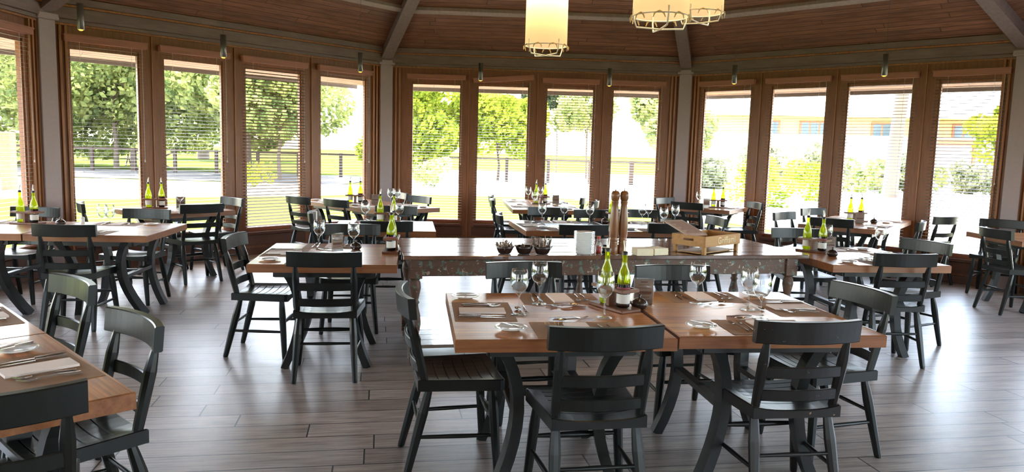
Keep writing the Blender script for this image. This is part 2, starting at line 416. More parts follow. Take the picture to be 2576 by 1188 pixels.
# side and back walls (continue behind the camera, unseen windows added for fill light)
def win_row(L, n, w=.85, pad=.3):
    st = (L-2*pad)/n; return [(pad+st*i+(st-w)/2, pad+st*i+(st-w)/2+w) for i in range(n)]
LSL = (C0-BL).length
ll = [(LSL-.30-.82-1.22*i, LSL-.30-1.22*i) for i in range(8)][::-1]
CURW[0] = 'side_left'; wall('wall_side_left', BL, C0, ll, '', '')
windows(BL, C0, ll[-2:], '', [.05, .05], ['wooden slat blind at the left picture edge, before the grey column', 'wooden slat blind on the second window left of the grey corner column'][::-1])
wall_trims(BL, C0, ll)
rr = win_row((C4-C3).length, 4, .82)
CURW[0] = 'side_right'; wall('wall_side_right', C3, C4, rr, '', ''); wall_trims(C3, C4, rr)
r2 = win_row((BR-C4).length, 5, 1.1); CURW[0] = 'rear_right'; wall('wall_rear_right', C4, BR, r2, '', '')
bk = win_row((BL-BR).length, 2, .9, .2); wall('wall_back', BR, BL, bk, '', '')
windows(BL, C0, ll[:-2], '', None, None); windows(C3, C4, rr, '', None, None); windows(C4, BR, r2, '', None, None); windows(BR, BL, bk, '', None, None)
# columns
for k, (c, lab) in enumerate(((C0, 'left'), (C1, 'a'), (C2, 'b'), (C3, 'c'))):
    a = {0: D(70), 1: D(27), 2: D(-21), 3: D(-60)}[k]
    m = MB(); m.box(-.10, .10, -.10, .12, 0, 2.80, .006); m.box(-.13, .13, -.13, .12, 2.80, 2.87, .01)
    o = m.build('column', 'column_paint', None, (c.x, c.y, 0), a); struct(o)
# floor (one slab)
m = MB(); poly = [BL, BR, C4, C3, C2, C1, C0]
vs = [(p.x, p.y, 0) for p in poly]+[(p.x, p.y, -.12) for p in poly]; n = len(poly)
m.add(vs, [list(range(n)), list(range(2*n-1, n-1, -1))]+[[i+n, (i+1) % n+n, (i+1) % n, i] for i in range(n)])
struct(m.build('floor', 'floor_boards'))
for nd in MAT['floor_boards'].node_tree.nodes:
    if nd.type == 'BSDF_PRINCIPLED': nd.inputs['Specular Tint'].default_value = (.80, .90, 1.0, 1)  # bluish sky sheen put into the floor's reflection colour
# roof: a low pyramid of board panels over the octagon, flat boards behind
APX = Vector((.62, 6.3, 6.1)); ZE = 3.0
C7 = Vector((-5.19, 3.6)); ring = [C7, C0, C1, C2, C3, C4]
def panel(A, B, ov=1.0):
    a = Vector((A.x, A.y, ZE)); b_ = Vector((B.x, B.y, ZE)); X = (b_-a).normalized(); mid = (a+b_)/2
    Yv = (APX-a); Yv = (Yv-X*Yv.dot(X)).normalized(); Z = X.cross(Yv)
    Mx = Matrix.Identity(4)
    for i in range(3): Mx[i][0] = X[i]; Mx[i][1] = Yv[i]; Mx[i][2] = Z[i]; Mx[i][3] = a[i]
    L = (b_-a).length; ap = Mx.inverted() @ APX
    m = MB(); t = .10
    vs = [(-.35, -.9, 0), (L+.35, -.9, 0), (L, 0, 0), (ap.x, ap.y, 0), (0, 0, 0)]
    vs = [(-.4*ov, -ov, 0), (L+.4*ov, -ov, 0), (ap.x, ap.y, 0)]
    m.add([(x, y, -t) for x, y, z in vs]+vs, [[0, 2, 1], [3, 4, 5], [0, 1, 4, 3], [1, 2, 5, 4], [2, 0, 3, 5]])
    o = m.build('ceiling', 'ceiling_boards'); o.matrix_world = Mx; struct(o)
    # purlins parallel to the eave
    for fr, hh in ((.165, .05), (.42, .06)):
        y = ap.y*fr; x0 = ap.x*fr; x1 = L-(L-ap.x)*fr
        q = MB(); q.box(x0, x1, y-.045, y+.045, 0, .06, .004)
        trimN[0] += 1; o = q.build('trim_%d' % trimN[0], 'purlin_wood'); o.matrix_world = Mx; struct(o)
for i in range(len(ring)-1): panel(ring[i], ring[i+1])
panel(C4, C7, 0)
for i, c in enumerate(ring):
    a = Vector((c.x, c.y, 2.88)); b_ = APX-Vector((0, 0, .1)); dirv = (b_-a); L = dirv.length; X = dirv.normalized()
    Yv = Vector((0, 0, 1)).cross(X).normalized(); Z = X.cross(Yv)
    Mx = Matrix.Identity(4)
    for k in range(3): Mx[k][0] = X[k]; Mx[k][1] = Yv[k]; Mx[k][2] = Z[k]; Mx[k][3] = a[k]
    q = MB(); q.box(.02, L-.2, -.075, .075, -.02, .20, .006); q.box(.02, L-.2, -.088, .088, -.045, -.02)
    o = q.build('roof_beam', 'beam_wood'); o.matrix_world = Mx; struct(o)
m = MB(); m.box(-5.5, 6.6, -2.8, 4.4, 3.2, 3.3); struct(m.build('ceiling_rear', 'plaster'))

# ------------------------------------------------------------------ daylight portals
def portal(A, B, z0, z1):
    d = B-A; L = d.length; ang = math.atan2(d.y, d.x); mid = (A+B)/2; nrm = Vector((d.y, -d.x)).normalized()
    ld = bpy.data.lights.new('portal', 'AREA'); ld.shape = 'RECTANGLE'; ld.size = L; ld.size_y = z1-z0; ld.cycles.is_portal = True
    o = bpy.data.objects.new('portal', ld); COL.objects.link(o); q = mid-nrm*(WT+.02); o.location = (q.x, q.y, (z0+z1)/2)
    o.rotation_euler = Vector((nrm.x, nrm.y, 0)).to_track_quat('-Z', 'Y').to_euler()
for A, B in ((C0, C1), (C1, C2), (C2, C3), (BL, C0), (C3, C4), (C4, BR), (BR, BL)): portal(A, B, .3, 2.6)

# ------------------------------------------------------------------ chair
def lerp(a, b, t): return tuple(a[i]+(b[i]-a[i])*t for i in range(len(a)))
def curved_slab(hw, yf, z0, z1, th, n=14, lean=0.0, rc=.006):
    """board bent in plan: section th x (z1-z0) swept along x"""
    m = MB(); vs = []; fs = []
    sec = [(-th/2, z0+rc), (-th/2+rc, z0), (th/2-rc, z0), (th/2, z0+rc), (th/2, z1-rc), (th/2-rc, z1), (-th/2+rc, z1), (-th/2, z1-rc)]
    for k in range(n+1):
        x = -hw+2*hw*k/n
        for dy, z in sec: vs.append((x, yf(x)+dy-lean*(z-z0), z))
    for k in range(n):
        for i in range(8): a = k*8+i; d = k*8+(i+1) % 8; fs.append([a, a+8, d+8, d])
    m.add(vs, fs); m.add(vs[:8], [list(range(8))]); m.add(vs[-8:], [list(range(7, -1, -1))]); return m
def make_chair(name, paint):
    r = empty(name)
    # scooped seat with lateral grooves
    ys = [-.235, -.225, -.19]; g = -.14
    gl = [-.135+.052*i for i in range(6)]
    yy = sorted(set([-.235, -.228, -.18, .150, .166, .174]+[q+e for q in gl for e in (-.0035, -.0015, .0015, .0035)]))
    xs = [-1, -.97, -.86, -.72, -.715, -.5, -.25, 0, .25, .5, .715, .72, .86, .97, 1]
    def hw(y): 
        t = (y+.235)/.409; return .203+.035*t-(0 if y < .15 else .02*((y-.15)/.024)**2)
    def zt(u, y):
        t = (y+.235)/.409
        z = .456+.020*abs(u)**3*(1-.4*t)+.006*t-(.010*math.sin(PI*min(1, max(0, t)))*(1-u*u))
        if abs(u) > .98: z -= .004
        if y < -.23 or y > .17: z -= .004
        if abs(u) < .716 and any(abs(y-q) < .002 for q in gl): z -= .005
        return z
    m = MB(); nx = len(xs); vs = []; fs = []
    for y in yy:
        for u in xs: vs.append((u*hw(y), y, zt(u, y)))
    nb = len(vs)
    for y in yy:
        for u in xs: vs.append((u*hw(y), y, .420+.008*(1-abs(u)**2)*(y > -.2)))
    for j in range(len(yy)-1):
        for i in range(nx-1):
            a = j*nx+i; fs.append([a, a+1, a+nx+1, a+nx]); fs.append([nb+a, nb+a+nx, nb+a+nx+1, nb+a+1])
    for j in range(len(yy)-1):
        a = j*nx; fs.append([a, a+nx, nb+a+nx, nb+a]); a = j*nx+nx-1; fs.append([a, nb+a, nb+a+nx, a+nx])
    for i in range(nx-1):
        a = i; fs.append([a, nb+a, nb+a+1, a+1]); a = (len(yy)-1)*nx+i; fs.append([a, a+1, nb+a+1, nb+a])
    m.add(vs, fs); m.build('seat', paint, r)
    rail = curved_slab(.237, lambda x: -.262-.042*(1-(x/.237)**2), .768, .866, .036, lean=.10, rc=.004)
    rail.build('top_rail', paint, r)
    for z, yb in ((.634, -.252), (.526, -.226)):
        curved_slab(.172, lambda x: yb-.022*(1-(x/.172)**2), z-.026, z+.026, .014, 10, .1, .004).build('back_slat', paint, r)
    for sx in (-1, 1):
        a, b_ = (sx*.181, -.198, .450), (sx*.184, -.281, .800)
        ts = (0, .12, .45, .68, .80, .90, 1); rr_ = (.0185, .020, .0225, .0235, .019, .0145, .0135)
        MB().tube([lerp(a, b_, t) for t in ts], rr_, 8, smooth=False, phase=PI/8).build('back_post', paint, r)
        a, b_ = (sx*.172, -.178, .430), (sx*.196, -.286, 0)
        MB().tube([lerp(a, b_, t) for t in (0, .12, .28, .5, .96, 1)], (.0165, .0215, .0255, .0235, .0185, .016), 8, smooth=False, phase=PI/8).build('leg', paint, r)
        a, b_ = (sx*.186, .118, .430), (sx*.224, .147, 0)
        MB().tube([lerp(a, b_, t) for t in (0, .12, .28, .5, .96, 1)], (.0165, .0205, .0240, .0225, .0185, .016), 8, smooth=False, phase=PI/8).build('leg', paint, r)
        t = .55; f1 = lerp((sx*.186, .118, .43), (sx*.224, .147, 0), t); r1 = lerp((sx*.172, -.178, .43), (sx*.196, -.286, 0), t)
        MB().tube([r1, lerp(r1, f1, .5), f1], (.009, .0115, .009), 8).build('stretcher', paint, r)
    for y0, y1, x0, x1, t, fat in ((-.178, -.286, .172, .196, .42, .0115), (.118, .147, .186, .224, .40, .0165)):
        p = lerp((x0, y0, .43), (x1, y1, 0), t); q = (-p[0], p[1], p[2])
        MB().tube([p, lerp(p, q, .25), lerp(p, q, .5), lerp(p, q, .75), q], (.009, fat*.8, fat, fat*.8, .009), 8).build('stretcher', paint, r)
    freeze(r); return r
bpy.context.view_layer.update()
chairA = make_chair('dining_chair', 'chair_paint'); chairB = make_chair('dining_chair', 'chair_paint_worn')
GC = 'dark painted ladder back dining chairs'
CH = [
 (-.23, 3.65, 12, 'near chair at the left end of the big near table, facing right'),
 (.34, 3.22, 100, 'front left chair of the near table, its back to us, before the wine bottles'),
 (1.23, 3.42, 98.5, 'front right chair of the near table with the worn chipped top rail'),
 (1.62, 3.92, 194.5, 'chair at the right end of the big near table, facing left'),
 (.14, 4.30, 283, 'chair behind the near table, left one, backed against the painted serving table'),
 (1.04, 4.33, 280, 'chair behind the near table, right one, rail right of the menu card'),
 (-1.77, 5.53, 2, 'chair at the left end of the table left of the serving table, facing right'),
 (-1.235, 5.06, 98, 'chair with its back to us in front of the table left of the serving table'),
 (-1.34, 6.22, 278, 'chair behind the table left of the serving table, between two wine glasses'),
 (-3.56, 6.18, 97, 'chair with its back to us before the light wood table near the left column'),
 (-4.62, 7.0, 268, 'chair behind the left light table, right of its two oil bottles, facing us'),
 (-3.60, 7.10, 266, 'chair behind the right end of the light left table, facing us'),
 (-1.65, 2.69, 228, 'nearest left chair, angled toward the foreground table, full back in view'),
 (-2.31, 3.42, 231, 'second chair along the foreground left table, behind the nearest one'),
 (-1.555, 2.195, 124, 'cropped chair at the bottom left corner, its dark rail over the table end'),
 (-3.55, 8.33, 135, 'chair with its back to us at the small table below the second left window'),
 (-3.58, 8.95, 231, 'pale lit chair at the right end of the small table by the second left window'),
 (-4.30, 8.08, 30, 'slim side-on chair at the left end of the table beneath the first left window'),
 (-1.18, 7.12, 98, 'dark chair with its back to us, behind the bottle of the left square table'),
 (-1.31, 8.28, 272, 'chair on the far side of the table behind the left square table'),
 (-1.74, 7.65, 8, 'chair with a folded paper over its rail, left end of the second-row left table'),
 (-2.60, 9.92, 52, 'far left chair of the angled table, before the dark slatted left window'),
 (-2.03, 9.60, 50, 'second chair with its back to us along the angled table by the left windows'),
 (-1.47, 10.18, 226, 'chair at the right back of the angled table, against the bright grass window'),
 (-1.88, 10.92, 216, 'pale chair behind two wine glasses, in front of the left grey column'),
 (.62, 7.28, 100, 'black chair back behind the stacked plates'),
 (1.52, 7.63, 98, 'black chair back left behind the crate of menus'),
 (.44, 8.70, 275, 'first from left of three chairs on the far side of the table behind the mills'),
 (.98, 8.52, 277, 'second of three far-side chairs behind the mills, with an orange-lit table behind'),
 (1.50, 8.74, 272, 'third of three far-side chairs, right of the two pepper mills'),
 (.15, 7.94, 2, 'lower of three side-on chairs left of the middle tables'),
 (.01, 10.2, 0, 'middle one of three side-on chairs left of the middle tables'),
 (-.03, 10.95, 0, 'tallest and farthest of three side-on chairs left of the middle tables'),
 (.76, 11.2, 170, 'small far chair at right back end of the middle window table'),
 (.86, 10.45, 168, 'pale chair below the post between third and fourth middle windows'),
 (2.60, 10.82, 55, 'large chair with its back to us in front of the right grey column'),
 (2.50, 11.35, 313, 'bluish lit chair rail behind the glasses, left of the right column'),
 (1.97, 8.22, 190, 'pale angled chair rail just above the crate, right end of the middle table'),
 (3.27, 11.0, 188, 'tall ladder back chair below the post between first and second right windows'),
 (3.50, 9.03, 310, 'lit chair rail at the left corner of the right window table'),
 (4.15, 9.85, 300, 'far chair behind the right window table, at the post foot'),
 (3.76, 8.75, 56, 'dark chair with its back to us before the right window table'),
 (4.33, 8.57, 146, 'small angled chair at the right side of the right window table'),
 (5.20, 9.50, 118, 'solitary chair standing before the last right window'),
 (2.72, 6.93, 270, 'chair behind the green bottles at right, facing us, over the serving table end'),
 (2.88, 5.78, 94, 'chair with its back to us in front of the right square table'),
 (3.28, 6.29, 204, 'olive lit chair at the right end of the right square table'),
 (5.25, 7.77, 4, 'side-on chair at far right, its legs reaching clear over the open floor'),
 (5.65, 8.77, 228, 'far right chair against the last post, behind the side-on chair'),
]
for i, (x, y, th, lab) in enumerate(CH):
    lab2 = lab if lab.split()[0] != 'x' else lab
    place(chairB if 'worn' in lab else chairA, (x, y, 0), D(th-90), lab2, 'chair', GC)

# ------------------------------------------------------------------ tables
def arc3(a, m_, b_, n=10):
    out = []
    for k in range(n+1):
        t = k/n; u = 1-t
        c = tuple(2*m_[i]-.5*(a[i]+b_[i]) for i in range(3))
        out.append(tuple(u*u*a[i]+2*u*t*c[i]+t*t*b_[i] for i in range(3)))
    return out
TBL = {}
TH = .76
def table(key, x, y, rot, w_, d_, label, group=None, wood='table_wood', off=(0, 0), fy=(1, 1)):
    """square plank table, origin at its front left corner; four outward curving sabre legs"""
    rz = D(rot); TBL[key] = (x, y, rz, w_, d_)
    X = (math.cos(rz), math.sin(rz)); Y = (-X[1], X[0])
    cx, cy_ = x+X[0]*w_/2+Y[0]*d_/2, y+X[1]*w_/2+Y[1]*d_/2
    r = empty('dining_table', (cx, cy_, 0), rz, label, 'table', group)
    th = .056; k = random.random()*8
    m = MB(); c = .004
    a, b_ = w_/2-.002, d_/2-.002
    # chamfered slab, top and edge in two woods
    m.cur = 0
    vs = [(-a+c, -b_+c, TH), (a-c, -b_+c, TH), (a-c, b_-c, TH), (-a+c, b_-c, TH), (-a, -b_, TH-c), (a, -b_, TH-c), (a, b_, TH-c), (-a, b_, TH-c), (-a, -b_, TH-th), (a, -b_, TH-th), (a, b_, TH-th), (-a, b_, TH-th)]
    m.add([(p[0]+k, p[1]+k*.5, p[2]) for p in vs], [[0, 1, 2, 3]])
    m.cur = 1
    m.add([(p[0]+k, p[1]+k*.5, p[2]) for p in vs], [[0, 4, 5, 1], [1, 5, 6, 2], [2, 6, 7, 3], [3, 7, 4, 0], [4, 8, 9, 5], [5, 9, 10, 6], [6, 10, 11, 7], [7, 11, 8, 4], [8, 11, 10, 9]])
    m.build('tabletop', [wood, 'table_edge'], r, (-k, -k*.5, 0))
    q = MB(); ax, ay = w_/2-.16, d_/2-.12
    for s in (-1, 1):
        q.box(-ax, ax, s*ay-.012, s*ay+.012, .655, .7035); q.box(s*ax-.012, s*ax+.012, -ay, ay, .655, .7035)
    q.build('apron', 'table_leg_paint', r)
    ox, oy = off
    for sx in (-1, 1):
        for sy in (-1, 1):
            f = fy[0 if sy < 0 else 1]
            top = (sx*.275, sy*.37, .703); mid = (sx*.185, sy*.315+oy*.5, .39); ft = (sx*.285+ox, sy*.325*f+oy, 0.0)
            MB().tube(arc3(top, mid, ft), 1, flat=(.050, .074)).build('leg', 'table_leg_paint', r)
        MB().tube([(sx*.185, -.30+oy*.5, .37), (sx*.185, .30+oy*.5, .37)], 1, flat=(.03, .045)).build('stretcher', 'table_leg_paint', r)
    MB().tube([(-.185, oy*.5, .37), (.185, oy*.5, .37)], 1, flat=(.045, .03)).build('stretcher', 'table_leg_paint', r)
    return r
def tp(key, u, v, z=0):
    """point on a table: u along its front edge, v inward, in metres"""
    x, y, rz, w_, d_ = TBL[key]; c, s = math.cos(rz), math.sin(rz); return (x+u*c-v*s, y+u*s+v*c, TH+z)
GT = 'square plank tables with curved black legs'
table('T1', -.225, 3.062, 7.4, .962, 1.02, 'near table, left half, where the wine bottles stand near the seam', GT)
table('T2', .741, 3.222, 7.4, .978, 1.035, 'near table, right half, running out to the right chair', GT)
table('T3', -1.725, 4.855, 7.5, .975, 1.08, 'square plank table butted against the left end of the painted serving table', GT)
table('T4', -3.955, 6.052, 5.3, .965, 1.0, 'pale plank table in front of the first left windows, right half', GT, fy=(.5, .9), off=(0, .12))
table('T4b', -4.925, 5.962, 5.3, .965, 1.0, 'pale plank table at the left edge holding two oil bottles, left half', GT, fy=(.5, .9), off=(0, .12))
def tableR(key, cx, cy_, udeg, w_, d_, label, **k):
    """corner at (cx,cy), u runs along udeg (away), v = udeg+90"""
    # front edge = from corner along -? : use corner as front-right seen from v side
    table(key, cx, cy_, udeg, w_, d_, label, GT, **k)
table('T5', -1.17, 2.31, 135.7, .985, 1.0, 'warm brown foreground table corner at lower left with a napkin and plate', GT)
table('T5b', -1.875, 2.998, 135.7, .985, 1.0, 'second foreground table at the left edge, beyond the seam', GT)
table('T6', -3.79, 7.90, 51.0, .97, .95, 'small table under the second left window with bottles before the post', GT)
table('T7', -1.67, 6.90, 8, .97, .96, 'table in the second row left, white-lit, behind the left square table', GT)
table('T8', -1.60, 9.13, 45, .93, .97, 'angled plank table by the left windows, right half reaching the bright window', GT)
table('T8b', -2.286, 9.816, 45, .93, .97, 'angled plank table by the left windows, left half beside two chair backs', GT)
table('T9', .135, 7.32, 9.5, .955, 1.07, 'blue-lit table behind the dark flower bowls, left half of that row', GT, wood='table_wood_dark')
table('T9b', 1.077, 7.478, 9.5, .955, 1.07, 'blue-lit table behind the pepper mills, right half of that row', GT, wood='table_wood_dark')
table('T10', .0, 9.85, 5, .95, .95, 'far middle table with an orange front edge, nearer half', GT)
table('T10b', -.083, 10.80, 5, .95, .95, 'far middle table against the middle windows, farther half', GT)
table('T11', 2.256, 11.192, -34, .97, .97, 'small far table in the corner between middle and right windows', GT)
table('T12', 3.37, 8.90, -36, .94, .90, 'white-glaring table by the second right window, nearer half', GT)
table('T12b', 3.90, 9.63, -36, .94, .90, 'white-glaring table by the third right window, farther half', GT)
table('T13', 2.385, 5.545, 7.0, .955, 1.04, 'square plank table right of the painted serving table with bottles', GT)
table('T14', 5.13, 7.56, 0, .95, .95, 'plank table cut off by the right picture edge', GT)

# ------------------------------------------------------------------ painted serving table
r = empty('serving_table', (-.74, 5.15, 0), D(11.7), 'long antique serving table with turned legs, chipped brown and green paint, low shelf', 'table')
SW, SDp, SH = 3.10, 1.02, .80
m = MB(); 
n = 6; pw = SDp/n
for i in range(n): m.box(-.004, SW, i*pw+.002, (i+1)*pw-.002, SH-.032, SH-random.random()*.0015, .004)
m.build('tabletop', 'console_top' if 'console_top' in MAT else 'table_wood_dark', r)
m = MB()
for y in (.055, SDp-.085): m.box(.07, SW-.10, y, y+.028, SH-.155, SH-.033, .003)
for x in (.06, SW-.12): m.box(x, x+.028, .08, SDp-.08, SH-.155, SH-.033, .003)
m.build('apron', 'distressed_paint', r)
prof = [(.034, 0), (.038, .02), (.038, .10), (.028, .115), (.045, .13), (.045, .20), (.026, .215), (.036, .25), (.044, .30), (.040, .36), (.026, .42), (.024, .44), (.034, .455), (.024, .47), (.030, .50), (.042, .56), (.038, .60), (.028, .615), (.046, .63)]
for x in (.085, SW-.115):
    for y in (.085, SDp-.085):
        q = MB(); q.lathe(prof, 16); q.box(-.047, .047, -.047, .047, .63, SH-.033, .003); q.box(-.043, .043, -.043, .043, .05, .205, .003)
        q.build('leg', 'distressed_paint', r, (x, y, 0))
q = MB(); q.lathe([(a*.8, b_) for a, b_ in prof], 14); q.box(-.036, .036, -.036, .036, .63, SH-.033, .003); q.build('leg', 'distressed_paint', r, (SW*.5, SDp-.085, 0))
m = MB(); n = 6
for i in range(n): m.box(.10, SW-.13, .06+i*.15, .06+(i+1)*.15-.004, .125, .15, .003)
m.build('shelf', 'shelf_boards', r)
def sp_(u, v): 
    c, s = math.cos(D(11.7)), math.sin(D(11.7)); return (-.74+u*c-v*s, 5.15+u*s+v*c, SH)

# ------------------------------------------------------------------ tableware prototypes
def proto(o): freeze(o); return o
def mk_glass():
    m = MB(); m.lathe([(.0005, .0022), (.038, .0015), (.0385, .003), (.012, .0055), (.0045, .012), (.0036, .03), (.0034, .085), (.0045, .095), (.014, .103), (.030, .118), (.0405, .140), (.0450, .160), (.0448, .178), (.0415, .200), (.0365, .222), (.0362, .2222), (.0355, .222), (.0405, .199), (.0437, .178), (.0438, .160), (.039, .141), (.028, .120), (.001, .106)], 24, caps=False)
    return m.build('wine_glass', 'wine_glass')
P_glass = mk_glass()
def mk_plate():
    m = MB(); m.lathe([(.0005, .004), (.030, .003), (.034, 0), (.037, 0), (.042, .005), (.072, .0125), (.0735, .0145), (.072, .0155), (.048, .010), (.044, .0072), (.0005, .0065)], 28, caps=False)
    return m.build('bread_plate', 'porcelain')
P_plate = mk_plate()
def mk_fork():
    m = MB(); 
    m.tube([(0, -.09, .002), (0, -.06, .004), (0, -.02, .009), (0, .02, .010), (0, .04, .006)], (1.5, 1.3, .8, .75, .9), flat=(.0085, .0025))
    vs = []; 
    m.add([(-.004, .038, .006), (.004, .038, .006), (.0105, .058, .003), (-.0105, .058, .003), (-.004, .038, .008), (.004, .038, .008), (.0105, .058, .005), (-.0105, .058, .005)], [[0, 3, 2, 1], [4, 5, 6, 7], [0, 1, 5, 4], [1, 2, 6, 5], [2, 3, 7, 6], [3, 0, 4, 7]])
    for i in range(4):
        x = -.0090+.006*i; m.tube([(x, .057, .004), (x, .075, .005), (x, .096, .012)], (1, .9, .5), flat=(.0030, .0022))
    return m.build('fork', 'steel')
def mk_knife(L=.22, nm='knife'):
    m = MB(); s = L/.22
    m.tube([(0, -.11*s, .003), (0, -.07*s, .004), (0, -.01*s, .0045)], (1.3, 1.1, .75), flat=(.010, .0055))
    m.add([(-.0045, -.01*s, .002), (.005, -.01*s, .002), (.0075, .06*s, .0015), (.001, .11*s, .001), (-.0045, .09*s, .0015), (-.0045, -.01*s, .004), (.005, -.01*s, .004), (.0075, .06*s, .003), (.001, .11*s, .002), (-.0045, .09*s, .003)], [[4, 3, 2, 1, 0], [5, 6, 7, 8, 9], [0, 1, 6, 5], [1, 2, 7, 6], [2, 3, 8, 7], [3, 4, 9, 8], [4, 0, 5, 9]])
    return m.build(nm, 'steel')
def mk_spoon():
    m = MB(); m.tube([(0, -.09, .002), (0, -.05, .004), (0, .0, .009), (0, .04, .008)], (1.4, 1.1, .7, .7), flat=(.0085, .0025))
    n = 14; vs = []; fs = []
    for k, (s, z) in enumerate(((1, .0085), (.7, .0045), (.35, .0025))):
        for i in range(n): a = 2*PI*i/n; vs.append((.0165*s*math.sin(a), .064-.026*s*math.cos(a), z))
    vs.append((0, .064, .002))
    for k in range(2):
        for i in range(n): a = k*n+i; d = k*n+(i+1) % n; fs.append([a, d, d+n, a+n])
    for i in range(n): fs.append([2*n+i, 2*n+(i+1) % n, 3*n])
    m.add(vs, fs, True); return m.build('spoon', 'steel')
P_fork = mk_fork(); P_knife = mk_knife(); P_spoon = mk_spoon(); P_butter = mk_knife(.15, 'butter_knife')
P_mat = MB().box(-.21, .21, -.145, .145, 0, .0012).build('placemat', 'mat_paper')
def mk_nap():
    m = MB(); m.box(-.054, .054, -.112, .112, 0, .003); m.box(-.054, .052, -.111, .112, .0032, .0058); m.box(-.053, .053, -.112, .111, .006, .008); return m.build('napkin', 'napkin_paper')
P_nap = mk_nap()
def mk_bottle(kind):
    body = [(.0005, .004), (.030, .002), (.0345, .006), (.0355, .02), (.0355, .14), (.034, .165), (.026, .195), (.0165, .222), (.0135, .245), (.013, .275), (.0145, .277), (.0145, .287), (.012, .289)]
    m = MB()
    if kind == 'oil':
        m.lathe(body, 18, caps=False); r = m.build('oil_bottle', 'oil_glass')
        q = MB(); q.lathe([(.0362, .03), (.0362, .085)], 18, caps=False); q.build('label', 'label_white', r)
    else:
        m.cur = 1; m.lathe(body[:5]+[(.0355, .125)], 18, caps=False) if 0 else m.lathe(body[:4]+[(.0355, .128)], 18, caps=False)
        m.cur = 0; m.lathe([(.0355, .128)]+body[4:], 18, caps=False); r = m.build('vinegar_bottle', ['oil_glass', 'vinegar_glass'])
        q = MB(); q.lathe([(.0362, .025), (.0362, .075)], 18, caps=False); q.build('label', 'label_white', r)
        q = MB(); q.lathe([(.0362, .085), (.0362, .112)], 18, caps=False); q.build('label', 'label_red', r)
    q = MB(); q.lathe([(.0155, .283), (.016, .298), (.010, .302), (.006, .305)], 12); q.build('stopper', 'cap_dark', r)
    q = MB(); q.tube([(0, 0, .300), (0, 0, .32), (.004, 0, .337), (.012, 0, .358)], (.0085, .0075, .0065, .0045), 8); q.build('pourer', 'pourer', r)
    r.scale = (.94, .94, .94); freeze(r); return r
P_oil = mk_bottle('oil'); P_vin = mk_bottle('vinegar')
def mk_caddy():
    r = empty('bottle_caddy'); m = MB(); m.box(-.135, .135, -.062, .062, 0, .016, .003); m.build('base', 'caddy_wood', r)
    m = MB(); m.box(-.012, .012, -.045, .045, .016, .115, .002); m.build('upright', 'caddy_wood', r)
    m = MB(); 
    for s in (-1, 1): m.box(-.125, .125, s*.047-.008, s*.047+.008, .098, .115, .002); m.box(s*.118-.007, s*.118+.007, -.042, .042, .098, .115)
    m.build('holding_rail', 'caddy_wood', r); freeze(r); return r
P_caddy = mk_caddy()
def mk_dish():
    r = MB().lathe([(.0005, 0), (.030, 0), (.041, .014), (.043, .028), (.034, .041), (.028, .044)], 18, caps=False).build('salt_pot', 'dark_ceramic')
    MB().lathe([(.030, .0435), (.022, .050), (.008, .054), (.005, .060), (.009, .070), (.001, .074)], 16, caps=False).build('lid', 'dark_ceramic', r); freeze(r); return r
P_dish = mk_dish()
def mk_card():
    r = empty('menu_stand'); m = MB(); m.box(-.052, .052, -.030, .030, 0, .004); m.box(-.052, .052, -.006, -.004, .004, .140); m.box(-.052, .052, .004, .006, .004, .140); m.build('holder', 'clear_plastic', r)
    c = MB().box(-.048, .048, -.0035, .0035, .006, .134).build('card', 'menu_paper', r)
    m = MB(); m.box(-.040, .040, -.0045, -.0036, .060, .072); m.box(-.040, .040, .0036, .0045, .060, .072); 
    for k in range(6):
        if k == 3: continue
        z = .024+k*.016; w_ = .030 if k % 2 else .036; m.box(-w_, w_, -.0042, -.0036, z, z+.003)
    m.box(-.018, .018, -.0044, -.0036, .118, .124); m.build('print', 'menu_ink', c); freeze(r); return r
P_card = mk_card()
def mk_shaker():
    r = MB().lathe([(.0005, .001), (.016, .001), (.017, .055), (.0005, .055)], 12, caps=False).build('salt_shaker', 'salt'); MB().lathe([(.0175, .055), (.0175, .068), (.010, .076), (.001, .078)], 12).build('cap', 'white_metal', r); freeze(r); return r
P_shaker = mk_shaker()

